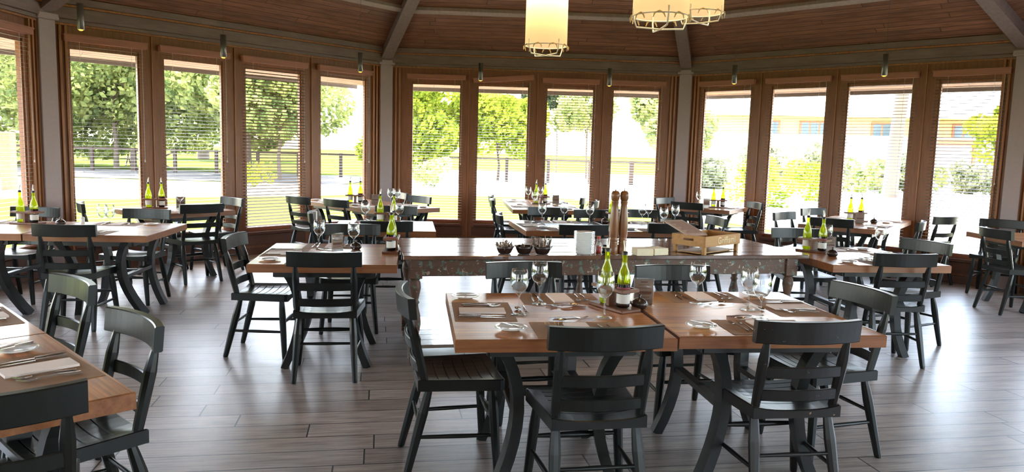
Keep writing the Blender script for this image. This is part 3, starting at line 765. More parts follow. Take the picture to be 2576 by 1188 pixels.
# ------------------------------------------------------------------ place settings
LIFT = .0005
def setting(key, side, s, where, full=2, gl=None, pl=(-.31, .17), jig=0, glass=True, plate=True):
    x, y, rz, w_, d_ = TBL[key]
    if side == 'f': U = lambda u, v: tp(key, s+u, v); a0 = rz
    if side == 'b': U = lambda u, v: tp(key, s-u, d_-v); a0 = rz+PI
    if side == 'l': U = lambda u, v: tp(key, v, s-u); a0 = rz-PI/2
    if side == 'r': U = lambda u, v: tp(key, w_-v, s+u); a0 = rz+PI/2
    def P(pr, u, v, dz, da, lab, cat, grp):
        p = U(u, v); place(pr, (p[0], p[1], TH+LIFT+dz), a0+da, lab+' '+where, cat, grp)
    j = lambda a: (random.random()-.5)*a
    P(P_mat, 0, .165, 0, j(.05), 'brown paper placemat', 'placemat', 'paper placemats')
    P(P_nap, j(.02), .16, .0014, j(.08), 'folded paper napkin', 'napkin', 'folded napkins on the placemats')
    if full == 2:
        P(P_fork, -.135, .16, .0014, .03+j(.1), 'outer fork', 'fork', 'dinner forks'); P(P_fork, -.098, .165, .0014, -.06+j(.1), 'inner fork', 'fork', 'dinner forks')
        P(P_knife, .110, .155, .0014, .05+j(.08), 'inner knife', 'knife', 'table knives'); P(P_knife, .142, .15, .0014, -.04+j(.08), 'outer knife', 'knife', 'table knives')
        P(P_spoon, .015, .345, 0, PI/2+.15+j(.2), 'dessert spoon', 'spoon', 'dessert spoons'); P(P_fork, -.01, .375, 0, -PI/2+.05+j(.2), 'dessert fork', 'fork', 'dessert forks')
    elif full == 1:
        P(P_fork, -.11, .16, .0014, j(.1), 'fork', 'fork', 'dinner forks'); P(P_knife, .115, .155, .0014, j(.1), 'knife', 'knife', 'table knives')
    if plate:
        P(P_plate, pl[0], pl[1], 0, 0, 'white bread plate', 'plate', 'bread plates')
        if full == 2: P(P_butter, pl[0]+.005, pl[1]+.01, .0152, .5+j(.5), 'butter knife', 'knife', 'butter knives')
    if glass:
        g = gl if gl else (.09, .33)
        P(P_glass, g[0], g[1], 0, j(3), 'wine glass', 'wine glass', 'wine glasses')
setting('T1', 'l', .545, 'at the left end of the near table', gl=(.075, .33), pl=(-.33, .10))
setting('T1', 'f', .565, 'at the front left place of the near table', gl=(.17, .40))
setting('T1', 'b', .60, 'at the back left place of the near table', gl=(.13, .30))
setting('T2', 'b', .44, 'at the back right place of the near table', gl=(.095, .33), pl=(-.33, .13))
setting('T2', 'f', .475, 'at the front right place of the near table', gl=(.05, .33))
setting('T2', 'r', .60, 'at the right end of the near table', gl=(-.06, .42), plate=False)
setting('T5', 'r', .49, 'hidden end') if 0 else None
setting('T5', 'f', .45, 'at the nearest side place of the foreground table', pl=(.30, .16), glass=False)
setting('T5b', 'f', .45, 'at the second side place of the foreground table', pl=(.30, .16), glass=False, full=1)
setting('T5', 'l', .50, 'at the near end of the foreground table', glass=False, plate=False)
setting('T3', 'l', .55, 'at the left end of the left square table', 1, pl=(.38, .12), glass=False)
setting('T3', 'f', .45, 'at the front of the left square table', 1, plate=False, glass=False)
setting('T3', 'b', .46, 'at the back of the left square table', 2, plate=False, glass=False)
setting('T4', 'f', .42, 'at the front of the pale left table', 1, gl=(.13, .32), plate=False)
setting('T4', 'b', .40, 'at the back of the pale left table', 1, gl=(-.07, .63), pl=(-.30, .16))
setting('T4b', 'b', .55, 'at the back beside the left edge bottles', 1, glass=False, plate=False)
setting('T7', 'f', .50, 'at the front of the second-row left table', 1, gl=(.12, .55), pl=(-.30, .25))
setting('T7', 'b', .38, 'at the back of the second-row left table', 1, gl=(.10, .30))
setting('T9', 'f', .45, 'at the front behind the flower bowls', 1, gl=(-.15, .70), pl=(-.22, .28))
setting('T9', 'b', .55, 'at the back left behind the plates', 1, gl=(-.02, .25), plate=False)
setting('T9b', 'f', .45, 'at the front behind the pepper mills', 1, gl=(.12, .33), pl=(-.28, .2))
setting('T9b', 'b', .50, 'at the back right of the mills', 1, gl=(-.10, .18), plate=False)
setting('T9', 'l', .50, 'at the left end behind the flower bowls', 1, glass=False)
setting('T10', 'l', .50, 'at the near left side of the far middle table', 1, gl=(.10, .33))
setting('T10b', 'l', .50, 'at the far left side of the far middle table', 1, gl=(-.05, .36))
setting('T10', 'r', .50, 'at the near right side of the far middle table', 1, glass=False)
setting('T10b', 'r', .50, 'at the far right side of the far middle table', 1, gl=(.1, .4))
setting('T8', 'r', .45, 'at the right end of the angled left table', 1, gl=(.0, .33), plate=False) if 0 else None
setting('T8', 'l', .50, 'at the near side of the angled left table', 1, glass=False)
setting('T8', 'r', .45, 'at the far side of the angled left table', 1, gl=(.08, .30))
setting('T8b', 'l', .50, 'before the second chair of the angled left table', 1, glass=False)
setting('T11', 'f', .45, 'at the near side of the corner table', 1, glass=False)
setting('T11', 'r', .45, 'at the right side of the corner table', 1, glass=False, plate=False)
setting('T12', 'f', .45, 'at the near end of the right window table', 1, glass=False)
setting('T12', 'r', .45, 'at the near right side of the right window table', 1, glass=False)
setting('T12b', 'r', .45, 'at the far right side of the right window table', 1, glass=False)
setting('T12b', 'l', .45, 'at the far left side of the right window table', 1, gl=(.0, .34), plate=False)
setting('T13', 'f', .52, 'at the front of the right square table', 2, pl=(-.33, .13), glass=False)
setting('T13', 'b', .50, 'at the back of the right square table', 1, gl=(.10, .22), pl=(-.28, .15))
setting('T13', 'r', .55, 'at the right end of the right square table', 2, gl=(.14, .15), plate=False)
setting('T6', 'f', .42, 'on the small table below the second left window', 1, gl=(.10, .40), plate=False)
def put(pr, x, y, rz, lab, cat, grp, z=TH+LIFT): return place(pr, (x, y, z), rz, lab, cat, grp)
GW = 'wine glasses'
put(P_glass, -1.45, 5.65, 0, 'wine glass left of the small menu card on the left square table', 'wine glass', GW)
put(P_glass, -1.17, 5.55, 0, 'wine glass right of the small menu card on the left square table', 'wine glass', GW)
put(P_glass, 1.79, 8.30, 0, 'rightmost wine glass on the table behind the mills', 'wine glass', GW)
put(P_glass, 1.42, 8.25, 0, 'wine glass standing alone right of the pepper mills', 'wine glass', GW)
put(P_glass, .83, 8.10, 0, 'wine glass over the stacked plates, left of a taller looking one', 'wine glass', GW)
put(P_glass, 2.78, 11.30, 0, 'wine glass on the far corner table beside the grey column', 'wine glass', GW)
put(P_glass, -1.62, 10.0, 0, 'left one of two wine glasses before the left grey column', 'wine glass', GW)
# caddies with oil and vinegar, pots and menu stands
GB = 'bottle caddies'
def caddy(x, y, a, where, near='vin', pot=None, card=None, short=False):
    put(P_caddy, x, y, a, 'wooden bottle caddy ' + where, 'caddy', GB)
    c, s = math.cos(a), math.sin(a)
    put(P_oil, x+c*.068, y+s*.068, 1.0, 'olive oil bottle with pourer ' + where, 'bottle', 'oil bottles in the caddies', TH+LIFT+.0165)
    put(P_vin, x-c*.068, y-s*.068, 2.0, 'dark based vinegar bottle ' + where, 'bottle', 'vinegar bottles in the caddies', TH+LIFT+.0165)
    if pot: put(P_dish, pot[0], pot[1], 0, 'dark lidded salt pot ' + where, 'pot', 'dark salt pots')
    if card: put(P_card, card[0], card[1], card[2], 'menu card in a clear stand ' + where, 'menu', 'menu cards in clear stands')
caddy(.53, 3.79, D(122), 'near the seam of the near table', pot=(.66, 3.80), card=(.695, 3.89, D(2)))
caddy(-.90, 5.62, D(95), 'at the right of the left square table', pot=(-1.18, 5.68), card=(-1.28, 5.50, D(50)))
caddy(-4.36, 6.76, D(172), 'at the left picture edge', pot=(-4.04, 6.72))
put(P_shaker, -3.87, 6.77, 0, 'small pale salt shaker on the pale left table', 'salt shaker', None)
caddy(-4.08, 8.60, D(200), 'under the second left window post', card=(-3.84, 8.72, D(30)))
caddy(-1.27, 7.62, D(188), 'behind the bottle of the left square table')
caddy(1.17, 8.42, D(188), 'between the two pepper mills on the row behind', pot=(1.02, 8.30))
caddy(.40, 10.95, D(190), 'on the far middle table', card=(.62, 10.95, D(10)))
caddy(-2.12, 10.15, D(182), 'on the angled left table', pot=(-1.98, 10.12), card=(-1.83, 10.02, D(0)))
caddy(3.04, 11.20, D(176), 'on the far corner table', card=(2.86, 11.16, 0.1))
caddy(4.28, 9.42, D(182), 'on the right window table', pot=(4.42, 9.22), card=(4.20, 9.12, D(-10)))
caddy(2.53, 6.28, D(130), 'beside the right end of the serving table', pot=(2.58, 6.03), card=(2.64, 6.24, D(5)))

# ------------------------------------------------------------------ things on the serving table
def mill(u, v, lab):
    x, y, z = sp_(u, v); r = empty('pepper_mill', (x, y, z+.0005), 0, lab, 'pepper mill', 'tall turned pepper mills')
    MB().lathe([(.0335, 0), (.0345, .004), (.0345, .070), (.030, .076), (.0325, .083), (.0325, .089), (.0285, .096), (.0325, .104), (.0325, .112), (.0285, .118), (.031, .130), (.0335, .165), (.0345, .21), (.032, .28), (.0265, .335), (.0235, .365), (.0265, .380), (.027, .392)], 22).build('body', 'mill_wood', r)
    MB().lathe([(.024, .393), (.027, .400), (.0315, .415), (.033, .432), (.031, .450), (.023, .463), (.010, .468)], 22).build('head', 'mill_wood', r)
    MB().lathe([(.004, .467), (.005, .473), (.0025, .478), (.0025, .486), (.0005, .488)], 10).build('knob', 'brass_wood', r)
def su(px_, py_):   # world -> serving-table coordinates
    c, s = math.cos(D(11.7)), math.sin(D(11.7)); dx, dy = px_+.74, py_-5.15; return dx*c+dy*s, -dx*s+dy*c
mill(*su(.745, 5.50), 'left one of the two tall turned wooden pepper mills'); mill(*su(.813, 5.52), 'right one of the two tall turned wooden pepper mills')
for k, (x, y, fl, lab) in enumerate(((-.05, 5.405, 1, 'leftmost dark bowl of dried flowers on the serving table'), (.09, 5.43, 0, 'middle dark bowl, nearly empty, on the serving table'), (.222, 5.435, 2, 'dark bowl of spiky dried stems, rightmost of the three'))):
    r = empty('flower_bowl', (x, y, SH+.0005), k, lab, 'bowl', 'dark bowls on the serving table')
    m = MB(); m.lathe([(.0005, .006), (.026, .005), (.040, 0), (.045, .004), (.060, .034), (.066, .055), (.062, .0565), (.055, .036), (.034, .016), (.0005, .014)], 20, caps=False); m.build('bowl', 'dark_ceramic', r)
    m = MB(); m2 = MB(); random.seed(k+3)
    cnt = (70, 14, 55)[k]
    for i in range(cnt):
        a = random.random()*2*PI; rr_ = random.random()**.6*.05; x0, y0 = rr_*math.cos(a), rr_*math.sin(a); zz = .030+.02*random.random()
        ln = (.035 if fl == 1 else .055)*(.5+random.random()) if fl else .02
        tx, ty = x0*(1.2+.3*random.random()), y0*(1.2+.3*random.random())
        (m if i % 2 else m2).tube([(x0, y0, zz-.012), (tx, ty, zz+ln*.6), (tx*1.08, ty*1.08, zz+ln)], (.0025, .004, .0008), 4)
        if i % 3 == 0: (m if i % 2 else m2).lathe([(.0005, 0), (.006, .003), (.0075, .008), (.0005, .012)], 6, (tx*1.08, ty*1.08, zz+ln-.006))
    m.build('dried_flowers', 'dried_flower', r)['kind'] = 'stuff'; m2.build('dried_leaves', 'dried_leaf', r)['kind'] = 'stuff'
random.seed(11)
px_, py_ = .528, 5.475
P_side = MB().lathe([(.0005, .005), (.045, .0045), (.050, 0), (.054, 0), (.060, .006), (.0755, .0125), (.077, .0138), (.0755, .0150), (.058, .0095), (.0005, .0075)], 26, caps=False).build('side_plate', 'porcelain')
for i in range(15):
    nth = ['bottom', 'second', 'third', 'fourth', 'fifth', 'sixth', 'seventh', 'eighth', 'ninth', 'tenth', 'eleventh', 'twelfth', 'thirteenth', 'fourteenth', 'top'][i]
    place(P_side, (px_+random.uniform(-.001, .001), py_+random.uniform(-.001, .001), SH+.0005+i*.0108), 0, '%s white plate%s of the stack left of the sauce bottle' % (nth, ' from the bottom' if 0 < i < 14 else ''), 'plate', 'stacked plates on the serving table')
r = MB().lathe([(.0005, .001), (.021, .001), (.0225, .006), (.0225, .065), (.019, .080), (.011, .092), (.011, .112)], 18, caps=False).build('sauce_bottle', 'clear_plastic', None, (.637, 5.505, SH+.0005)); tag(r, 'small clear sauce bottle with a red cap next to the stacked plates', 'bottle')
MB().lathe([(.0005, .003), (.019, .003), (.0195, .058), (.0005, .060)], 14, caps=False).build('sauce', 'red_plastic', r); MB().lathe([(.0235, .070), (.013, .088)], 18, caps=False).build('label', 'label_white', r)
MB().lathe([(.012, .110), (.0125, .128), (.0005, .129)], 14).build('cap', 'red_plastic', r)
r = MB().lathe([(.0005, 0), (.021, 0), (.021, .045), (.0005, .046)], 16, caps=False).build('spice_jar', 'dark_ceramic', None, (.688, 5.53, SH+.0005)); tag(r, 'squat jar with white lid band between sauce bottle and mill', 'jar')
MB().lathe([(.022, .046), (.022, .053), (.0005, .054)], 16).build('lid', 'label_white', r); MB().lathe([(.020, .054), (.020, .066), (.0005, .067)], 16).build('cap', 'cap_dark', r)
for k, (x, y, a, lab) in enumerate(((.965, 5.535, D(11), 'left one of the two cream paper napkin stacks'), (1.078, 5.585, D(27), 'right one of the two cream paper napkin stacks, slightly turned'))):
    m = MB(); n = 12
    for i in range(n): dx, dy = random.uniform(-.002, .002), random.uniform(-.002, .002); m.box(-.062+dx, .062+dx, -.062+dy, .062+dy, i*.0042, i*.0042+.0036)
    o = m.build('napkin_stack', 'napkin_cream', None, (x, y, SH+.0005), a); tag(o, lab, 'napkins', 'cream napkin stacks'); o['kind'] = 'stuff'; del o['kind']
# menu crate
ca = D(43)
r = empty('menu_crate', (1.512, 5.845, SH+.0005), ca, 'open honey coloured wooden crate on short legs at the right of the serving table', 'crate')
a, b_ = .245, .150; z0, z1 = .058, .140
m = MB(); t = .010
m.box(-a, a, -b_, -b_+t, z0, z1, .002); m.box(-a, a, b_-t, b_, z0, z1, .002); m.box(a-t, a, -b_+t, b_-t, z0, z1, .002)
# end with a hand slot
m.box(-a, -a+t, -b_+t, -.045, z0, z1); m.box(-a, -a+t, .045, b_-t, z0, z1); m.box(-a, -a+t, -.045, .045, z0, .098); m.box(-a, -a+t, -.045, .045, .116, z1)
m.build('box_sides', 'crate_wood', r); MB().box(-a+t, a-t, -b_+t, b_-t, z0, z0+.008).build('box_bottom', 'crate_inside', r)
for sx in (-1, 1):
    for sy in (-1, 1): MB().box(sx*(a-.022)-.014, sx*(a-.022)+.014, sy*(b_-.022)-.014, sy*(b_-.022)+.014, 0, z0, .002).build('leg', 'crate_wood', r)
MB().box(-a+.012, a-.012, -b_+.045, b_-.045, .004, .012).build('lower_board', 'crate_wood', r)
fc = bpy.data.curves.new('lettering', 'FONT'); fc.body = 'Griffisml'; fc.size = .072; fc.extrude = .0006; fc.align_x = 'CENTER'; fc.align_y = 'CENTER'; fc.materials.append(MAT['text_cream'])
to = bpy.data.objects.new('lettering', fc); COL.objects.link(to); to.parent = r; to.location = (.045, -b_-.0009, .098); to.rotation_euler = (PI/2, 0, 0)
bpy.context.view_layer.update()
me = to.evaluated_get(bpy.context.evaluated_depsgraph_get()).to_mesh().copy() if 0 else bpy.data.meshes.new_from_object(to.evaluated_get(bpy.context.evaluated_depsgraph_get()))
t2 = bpy.data.objects.new('lettering', me); COL.objects.link(t2); t2.parent = r; t2.location = to.location; t2.rotation_euler = to.rotation_euler; bpy.data.objects.remove(to); t2.name = 'lettering'
# menus: a fanned stack leaning out of the crate
m0 = empty('menu_stack', (0, 0, 0)); bpy.data.objects.remove(m0)
ws = [MB() for _ in range(5)]
for i in range(5):
    th_ = .002; L, W_ = .30, .19
    q = ws[i]; q.box(-L/2, L/2, -W_/2, W_/2, 0, th_)
    o = q.build('menu', 'menu_paper')
    k = MB()
    for j in range(11): k.box(-L/2+.03+j*.022, -L/2+.036+j*.022, -W_/2+.02, W_/2-.02-(j % 3)*.02, th_, th_+.0004)
    if i == 4: k.build('print', 'menu_ink', o)
    o.location = (1.352-i*.003, 5.852+i*.002, SH+.168+i*.0035); o.rotation_euler = (0, D(-14)-i*.006, D(113)+i*.02)
    tag(o, '%s printed menu sheet leaning out of the crate' % ['lowest', 'second lowest', 'middle', 'second highest', 'topmost'][i], 'menu', 'menus leaning in the crate')
# folded paper over a chair rail
m = MB(); m.tube([(0, -.021, .77), (0, -.022, .868), (0, 0, .874), (0, .022, .868), (0, .024, .80)], 1, flat=(.10, .0015)); 
o = m.build('folded_paper', 'napkin_paper', None, (-1.995, 7.58, 0), D(98)); tag(o, 'pale folded paper hung over the rail of the side-on chair', 'paper')

# ------------------------------------------------------------------ lamps
def drum(x, y, zb, rad, h, ry, lab, rot=0):
    r = empty('drum_pendant', (x, y, zb), rot, lab, 'lamp', 'linen drum pendants')
    m = MB(); m.lathe([(rad, 0), (rad*.985, h*.5), (rad*.98, h)], 40, caps=False); m.build('shade', 'shade_linen', r)
    n = 40
    for zz in (-.004, h): MB().tube([(rad*math.cos(2*PI*i/n), rad*math.sin(2*PI*i/n), zz) for i in range(n+1)], .0035, 6).build('wire_ring', 'white_metal', r)
    for a in (0, PI/2):
        c, s = math.cos(a), math.sin(a); pts = []
        for q, z in ((.985, .03), (.97, -.02), (.86, -.060), (.0, -.066), (-.86, -.060), (-.97, -.02), (-.985, .03)): pts.append((rad*q*c, rad*q*s, z))
        MB().tube(pts, .0045, 6).build('bottom_strap', 'white_metal', r)
    random.seed(5)
    for i in range(9):
        m = MB(); a = 2*PI*i/9+.2; c, s = math.cos(a), math.sin(a)
        for d_ in (-1, 1):
            m.tube([(rad*1.01*c, rad*1.01*s, .002), (rad*1.06*c-d_*.022*s, rad*1.06*s+d_*.022*c, -.010), (rad*1.04*c-d_*.030*s, rad*1.04*s+d_*.030*c, -.030)], (1, 1.2, .6), flat=(.007, .002))
        m.lathe([(.001, -.004), (.006, 0), (.001, .005)], 6, (rad*1.03*c, rad*1.03*s, -.002)); m.build('ribbon_tie', 'ribbon', r)
    MB().tube([(0, 0, h*.25), (0, 0, h*.42)], .018, 10).build('lamp_holder', 'brass_wood', r); MB().lathe([(.001, h*.42-.02), (.03, h*.42+.0), (.034, h*.42+.04), (.02, h*.42+.08), (.001, h*.42+.09)], 12).build('bulb', 'bulb', r)
    zc = roof_z(x, y); MB().tube([(0, 0, h*.9), (0, 0, zc-zb)], .006, 8).build('rod', 'metal_grey', r)
    m = MB(); m.tube([(-rad*.97, 0, h-.01), (rad*.97, 0, h-.01)], .004, 6); m.tube([(0, 0, h*.4), (0, 0, h*.92)], .006, 6); m.build('spider', 'white_metal', r)
    ld = bpy.data.lights.new('lamp_light', 'POINT'); ld.energy = 3.2; ld.color = (1, .74, .46); ld.shadow_soft_size = .05
    lo = bpy.data.objects.new('lamp_light', ld); COL.objects.link(lo); lo.location = (x, y, zb+h*.62)
    return r
def roof_z(x, y):
    best = 9
    for i in range(len(ring)):
        A = ring[i]; B = ring[(i+1) % len(ring)]; a = Vector((A.x, A.y, ZE)); b_ = Vector((B.x, B.y, ZE)); nn = (b_-a).cross(APX-a)
        if abs(nn.z) < 1e-6: continue
        z = a.z-((x-a.x)*nn.x+(y-a.y)*nn.y)/nn.z; best = min(best, z)
    return best
drum(.19, 5.1, 2.235, .139, .62, 0, 'tall linen drum lamp in the upper middle, hanging alone', .6)
drum(.715, 3.9, 2.235, .140, .62, 0, 'largest looking linen drum lamp at the top, right of the centre', .1)
drum(1.125, 4.8, 2.42, .139, .62, 0, 'linen drum lamp half hidden behind the large one', .9)
for (x, y, l_) in ((-3.2, 1.0, 'a'), (3.6, 1.2, 'b'), (-1.0, -.8, 'c'), (1.6, -.9, 'd')): pass
SPOTS = [(-4.30, 7.62, 2.60, 'small tube spotlight at the top left, before the first left window'), (-3.33, 8.75, 2.49, 'tube spotlight over the second left window'), (-2.10, 10.35, 2.52, 'tube spotlight left of the left roof beam'),
 (-.525, 11.3, 2.53, 'tube spotlight over the second middle window'), (1.37, 11.3, 2.505, 'tube spotlight over the post right of the third middle window'), (3.03, 10.7, 2.53, 'tube spotlight over the first right window'), (4.35, 9.12, 2.525, 'tube spotlight over the third right window')]
for x, y, z, lab in SPOTS:
    r = empty('tube_spotlight', (x, y, z), 0, lab, 'spotlight', 'tube spotlights on cords')
    MB().lathe([(.031, .25), (.032, .25), (.032, .002), (.029, 0), (.026, .0), (.026, .25)], 18, caps=False).build('tube_body', 'metal_grey', r)
    MB().lathe([(.0005, -.012), (.016, -.009), (.0258, .004)], 16, caps=False).build('lens', 'spot_lens', r)
    MB().lathe([(.032, .25), (.001, .252)], 16, caps=False).build('cap', 'metal_grey', r)
    MB().tube([(0, 0, .25), (0, 0, roof_z(x, y)-z)], .0022, 6).build('cord', 'metal_grey', r)
    ld = bpy.data.lights.new('spot_light', 'SPOT'); ld.energy = 9; ld.color = (1, .6, .25); ld.spot_size = D(70); ld.shadow_soft_size = .02
    lo = bpy.data.objects.new('spot_light', ld); COL.objects.link(lo); lo.location = (x, y, z-.006)
# the room's own ceiling lights behind the camera
for (x, y) in ((-3.4, -.6), (-.6, -.9), (2.2, -.9), (4.8, -.3), (-4.2, 2.2), (5.2, 2.6)):
    pass

# ------------------------------------------------------------------ outside
def ground(name, pts, z, mat):
    m = MB(); n = len(pts); m.add([(x, y, z) for x, y in pts]+[(x, y, z-.05) for x, y in pts], [list(range(n)), list(range(2*n-1, n-1, -1))]+[[i, i+n, (i+1) % n+n, (i+1) % n] for i in range(n)])
    return struct(m.build(name, mat))
ground('lawn', [(-140, -60), (140, -60), (140, 200), (-140, 200)], -.13, 'lawn')
ground('path', [(-60, 21), (-12, 20), (-4, 26), (2, 26), (6, 17), (9, 12), (60, 12), (60, 54), (-5, 54), (-5, 31), (-12, 30), (-60, 30)], -.10, 'path_stone')
ground('planting_bed', [(-60, 31), (-7, 31), (-6, 39), (-60, 41)], -.10, 'mulch')
ground('terrace', [(-7.5, -5), (8.5, -5), (8.5, 9.6), (4, 14.5), (-3.0, 14.3), (-7.5, 9)], -.125, 'path_stone')
# eaves outside the windows
for nm, A, B in (('eave', BL, C0), ('eave', C0, C1), ('eave', C1, C2), ('eave', C2, C3), ('eave', C3, C4)):
    d = B-A; ang = math.atan2(d.y, d.x); m = MB(); m.box(-.35, d.length+.35, WT, 1.25, 2.66, 2.74); m.box(-.45, d.length+.45, 1.23, 1.27, 2.50, 2.76)
    struct(m.build(nm, 'eave_wood', None, (A.x, A.y, 0), ang))
def crown(seed, R, n, leaf, mat, squash=.8):
    rnd = random.Random(seed); blobs = []
    for i in range(14):
        a = rnd.random()*2*PI; q = rnd.random()**.5*R*.68; blobs.append((q*math.cos(a), q*math.sin(a), rnd.uniform(-.5, .6)*R*squash, R*rnd.uniform(.30, .45)))
    m = MB(); vs = []; fs = []
    for i in range(n):
        bx, by, bz, br = blobs[rnd.randrange(14)]; u = rnd.uniform(-1, 1); a = rnd.random()*2*PI; q = br*(.55+.45*rnd.random()**.5); s = math.sqrt(1-u*u)
        c = Vector((bx+q*s*math.cos(a), by+q*s*math.sin(a), bz+q*u*squash)); nrm = Vector((rnd.gauss(0, 1), rnd.gauss(0, 1), rnd.gauss(.4, 1))).normalized()
        t = nrm.orthogonal().normalized(); b2 = nrm.cross(t); L = leaf*rnd.uniform(.6, 1.3); k = len(vs)
        vs += [c-t*L*.5, c+b2*L*.35, c+t*L*.5, c-b2*L*.35]; fs.append([k, k+1, k+2, k+3])
    m.add(vs, fs); return m
def trunk(R, h):
    m = MB(); m.tube([(0, 0, 0), (.05, .02, h*.35), (-.08, .05, h*.7), (.1, 0, h*1.1)], (R*1.3, R, R*.8, R*.45), 9)
    for k in range(5):
        a = k*1.3; m.tube([(0, 0, h*(.55+.08*k)), (.9*math.cos(a)*h*.2, .9*math.sin(a)*h*.2, h*(.85+.08*k)), (1.5*math.cos(a)*h*.25, 1.5*math.sin(a)*h*.25, h*(1.1+.06*k))], (R*.45, R*.3, R*.12), 6)
    return m
def tree(x, y, R, hc, mat, lab, seed, n=2600, leaf=.34, tr=.25, nm='tree', grp=None):
    r = empty(nm, (x, y, -.13), seed, lab, 'tree' if nm == 'tree' else 'bush', grp)
    crown(seed, R, int(n*1.5), leaf*.75, mat).build('foliage', mat, r, (0, 0, hc)); trunk(tr, hc*.9).build('trunk', 'bark', r); return r
tree(-21.5, 41, 6.6, 4.6, 'leaf_green', 'broad oak filling the first left window', 1, 18000, .46, .12)
tree(-13.6, 39, 5.2, 4.2, 'leaf_green', 'large leafy tree filling the second left window', 2, 14000, .44, .12)
tree(-31, 44, 7.2, 5.4, 'leaf_green', 'leafy tree at the left picture edge', 3, 9000, .52, .35)
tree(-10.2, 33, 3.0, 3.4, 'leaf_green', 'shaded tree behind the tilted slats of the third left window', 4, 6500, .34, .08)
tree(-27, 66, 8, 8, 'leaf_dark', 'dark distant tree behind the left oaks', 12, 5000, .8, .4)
tree(-4.3, 37, 3.3, 2.7, 'leaf_yellow', 'yellow green tree in the first middle window', 5, 7000, .36, .06)
tree(-0.8, 38, 2.7, 2.6, 'leaf_yellow', 'bright lime tree in the second middle window', 6, 6000, .34, .06)
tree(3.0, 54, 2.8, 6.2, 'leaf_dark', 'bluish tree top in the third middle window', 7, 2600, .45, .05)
tree(4.2, 44, 2.2, 4.0, 'leaf_green', 'small round tree between third and fourth middle windows', 8, 2200, .36, .05)
tree(7.2, 36, 2.4, 3.2, 'leaf_green', 'spreading tree in the fourth middle window', 9, 3800, .34, .07)
tree(24.0, 36.5, 2.4, 2.9, 'leaf_yellow', 'lime tree in the last right window', 10, 3400, .34, .16)
def bush(x, y, R, mat, lab, seed, n=900, leaf=.16, sq=.75):
    o = crown(seed, R, n, leaf, mat, sq).build('bush', mat, None, (x, y, R*.55-.1)); tag(o, lab, 'bush', 'garden bushes'); return o
bush(7.9, 24.5, 1.25, 'leaf_yellow', 'yellow green bush in the first right window', 21, 1500)
bush(10.9, 28, 1.2, 'leaf_yellow', 'yellow green bush in the second right window', 22, 1500)
bush(-3.4, 30.5, 1.1, 'leaf_green', 'spiky shrub at the foot of the first middle window tree', 23, 900)
bush(22.6, 33.6, .8, 'leaf_dark', 'dark bush before the lime tree in the last right window', 24, 800, .2)
bush(16.9, 36, 1.5, 'leaf_green', 'bush below the red framed window of the far building', 25, 800, .25)
bush(20.3, 37, 1.1, 'leaf_green', 'bush below the porch of the far building', 26, 600, .22)
bush(12.2, 37, 1.7, 'leaf_glare', 'pale sunlit shrub behind the second right window', 27, 2200, .25)
bush(9.0, 36, 1.6, 'leaf_glare', 'pale sunlit shrub behind the first right window', 28, 2200, .25)
bush(15.2, 38.5, 1.9, 'leaf_glare', 'pale sunlit shrub left of the far tree trunk', 31, 2200, .25)
bush(19.2, 38, 1.7, 'leaf_glare', 'pale sunlit shrub right of the far tree trunk', 32, 2200, .25)
bush(22.4, 37.2, 1.3, 'leaf_glare', 'pale glare-toned shrub in the last right window', 33, 1500, .25)
bush(-9.1, 27, .8, 'leaf_yellow', 'low bush behind the fourth left window', 29, 500)
# garden fence: one long thing with posts, rails, braces
fx0, fx1, fy0 = -27.0, 8.0, 37.5
r = empty('garden_fence', (fx0, fy0, -.13), 0, 'low wire and post garden fence across the lawn outside the left and middle windows', 'fence')
MB().box(0, fx1-fx0, -.04, .04, 1.09, 1.18).build('top_rail', 'fence_wood', r)
m = MB(); 
for z in (.25, .5, .8): m.box(0, fx1-fx0, -.006, .006, z, z+.012)
m.build('wire', 'fence_wood', r)
for i in range(18):
    x = i*2.05; th_ = .075 if i % 4 else .11
    MB().box(x-th_, x+th_, -th_, th_, 0, 1.2, .01).build('post', 'fence_wood', r)
for x in (2.0, 8.3): 
    m = MB(); m.tube([(x, 0, .1), (x+2, 0, 1.1)], .04, 6); m.tube([(x, 0, 1.1), (x+2, 0, .1)], .04, 6); m.build('cross_brace', 'fence_wood', r)
# red brown post pair at the far left
r = empty('gate_post', (-15.0, 22.5, -.13), 0, 'thick red brown gate posts outside the window at the left edge', 'gate post')
m = MB(); m.box(-.16, .16, -.16, .16, 0, 1.75, .02); m.build('post', 'building_wood', r)
m = MB(); m.box(-1.8, -.16, -.05, .05, .35, .65); m.box(-1.8, -.16, -.05, .05, .95, 1.2); m.build('rail', 'building_wood', r)
# picnic table under the oaks
r = empty('garden_bench', (-22.5, 46, -.13), .3, 'grey garden table with benches under the oak outside the first left window', 'garden table')
m = MB(); m.box(-1.1, 1.1, -.4, .4, .72, .78); m.build('table_board', 'grey_wood', r)
for s in (-1, 1): MB().box(-1.1, 1.1, s*.75-.15, s*.75+.15, .42, .47).build('bench_board', 'grey_wood', r)
m = MB(); 
for s in (-.8, .8): m.tube([(s, -.8, 0), (s, .2, .74)], .05, 6); m.tube([(s, .8, 0), (s, -.2, .74)], .05, 6)
m.build('leg_frame', 'grey_wood', r)
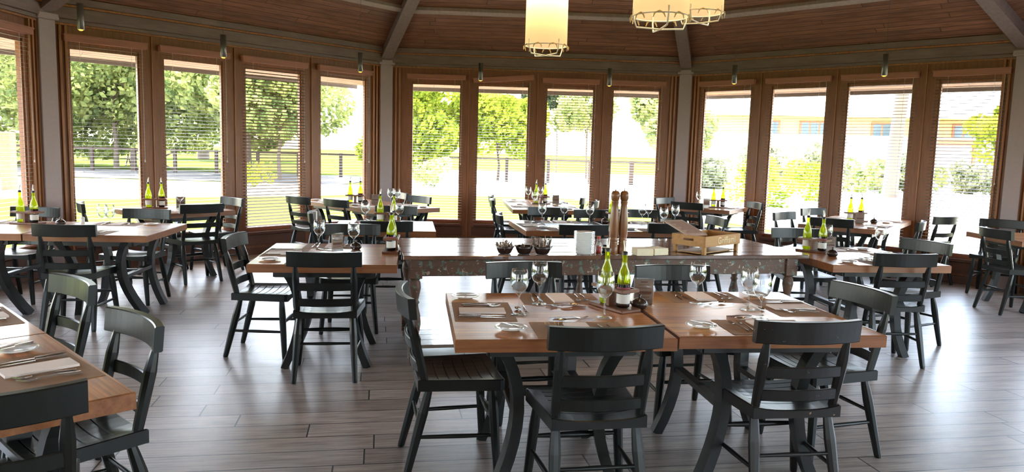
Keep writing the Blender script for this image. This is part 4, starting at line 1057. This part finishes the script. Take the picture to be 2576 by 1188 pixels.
# low building across the garden on the right
bx, by = 9.6, 46.0; r = empty('garden_building', (bx, by, -.13), D(-8), 'long low ochre building with pale metal roof and red framed windows outside the right windows', 'building')
L = 30
MB().box(0, L, 0, 8, 0, 4.15).build('wall', 'building_wall', r); MB().box(-.02, L+.02, -.08, 0, 0, 2.95).build('glare_wall', 'building_glare', r)  # pale lower facing paints in the white glare under the ochre band
m = MB(); z0 = 4.0; m.add([(-1, -1.1, z0), (L+1, -1.1, z0), (L+1, 4, 7.4), (-1, 4, 7.4), (-1, 9.1, z0), (L+1, 9.1, z0)], [[0, 1, 2, 3], [3, 2, 5, 4], [0, 3, 4], [1, 5, 2], [0, 4, 5, 1]]); m.build('roof', 'roof_metal', r)
for x in (.8, 4.4, 7.2, 11.2, 15.6, 20, 24):
    wdo = MB(); wdo.box(x, x+1.7, -.06, .02, 2.75, 3.75); f = wdo.build('window', 'building_wood', r)
    p = MB(); 
    for i in range(3): p.box(x+.12+i*.52, x+.12+i*.52+.42, -.07, -.055, 2.87, 3.63)
    p.build('pane', 'car_paint', f)
m = MB(); m.box(13.4, 16.2, -2.2, 0, 2.5, 2.8); 
for x in (13.5, 15.95): m.box(x, x+.16, -2.1, -1.94, 0, 2.5)
m.build('porch', 'building_wood', r)
# lone tree trunk behind the third right window
r = MB().tube([(0, 0, 0), (.1, 0, 3), (.35, 0, 7), (.5, 0, 11)], (.32, .27, .24, .2), 9).build('bare_tree', 'bark', None, (15.9, 32, -.13)); tag(r, 'tall bare tree trunk behind the third right window', 'tree')
# parked dark car
r = empty('parked_car', (26.4, 31.6, -.13), .4, 'small dark parked vehicle at the foot of the lime tree outside', 'car')
m = MB(); m.box(-1.9, 1.9, -.8, .8, .35, .9, .1); m.box(-1.0, 1.1, -.7, .7, .9, 1.4, .12); m.build('body', 'car_paint', r)
for sx in (-1.2, 1.2):
    for sy in (-.8, .8):
        q = MB(); q.tube([(sx, sy-.1, .33), (sx, sy+.1, .33)], .33, 14); q.build('wheel', 'cap_dark', r)
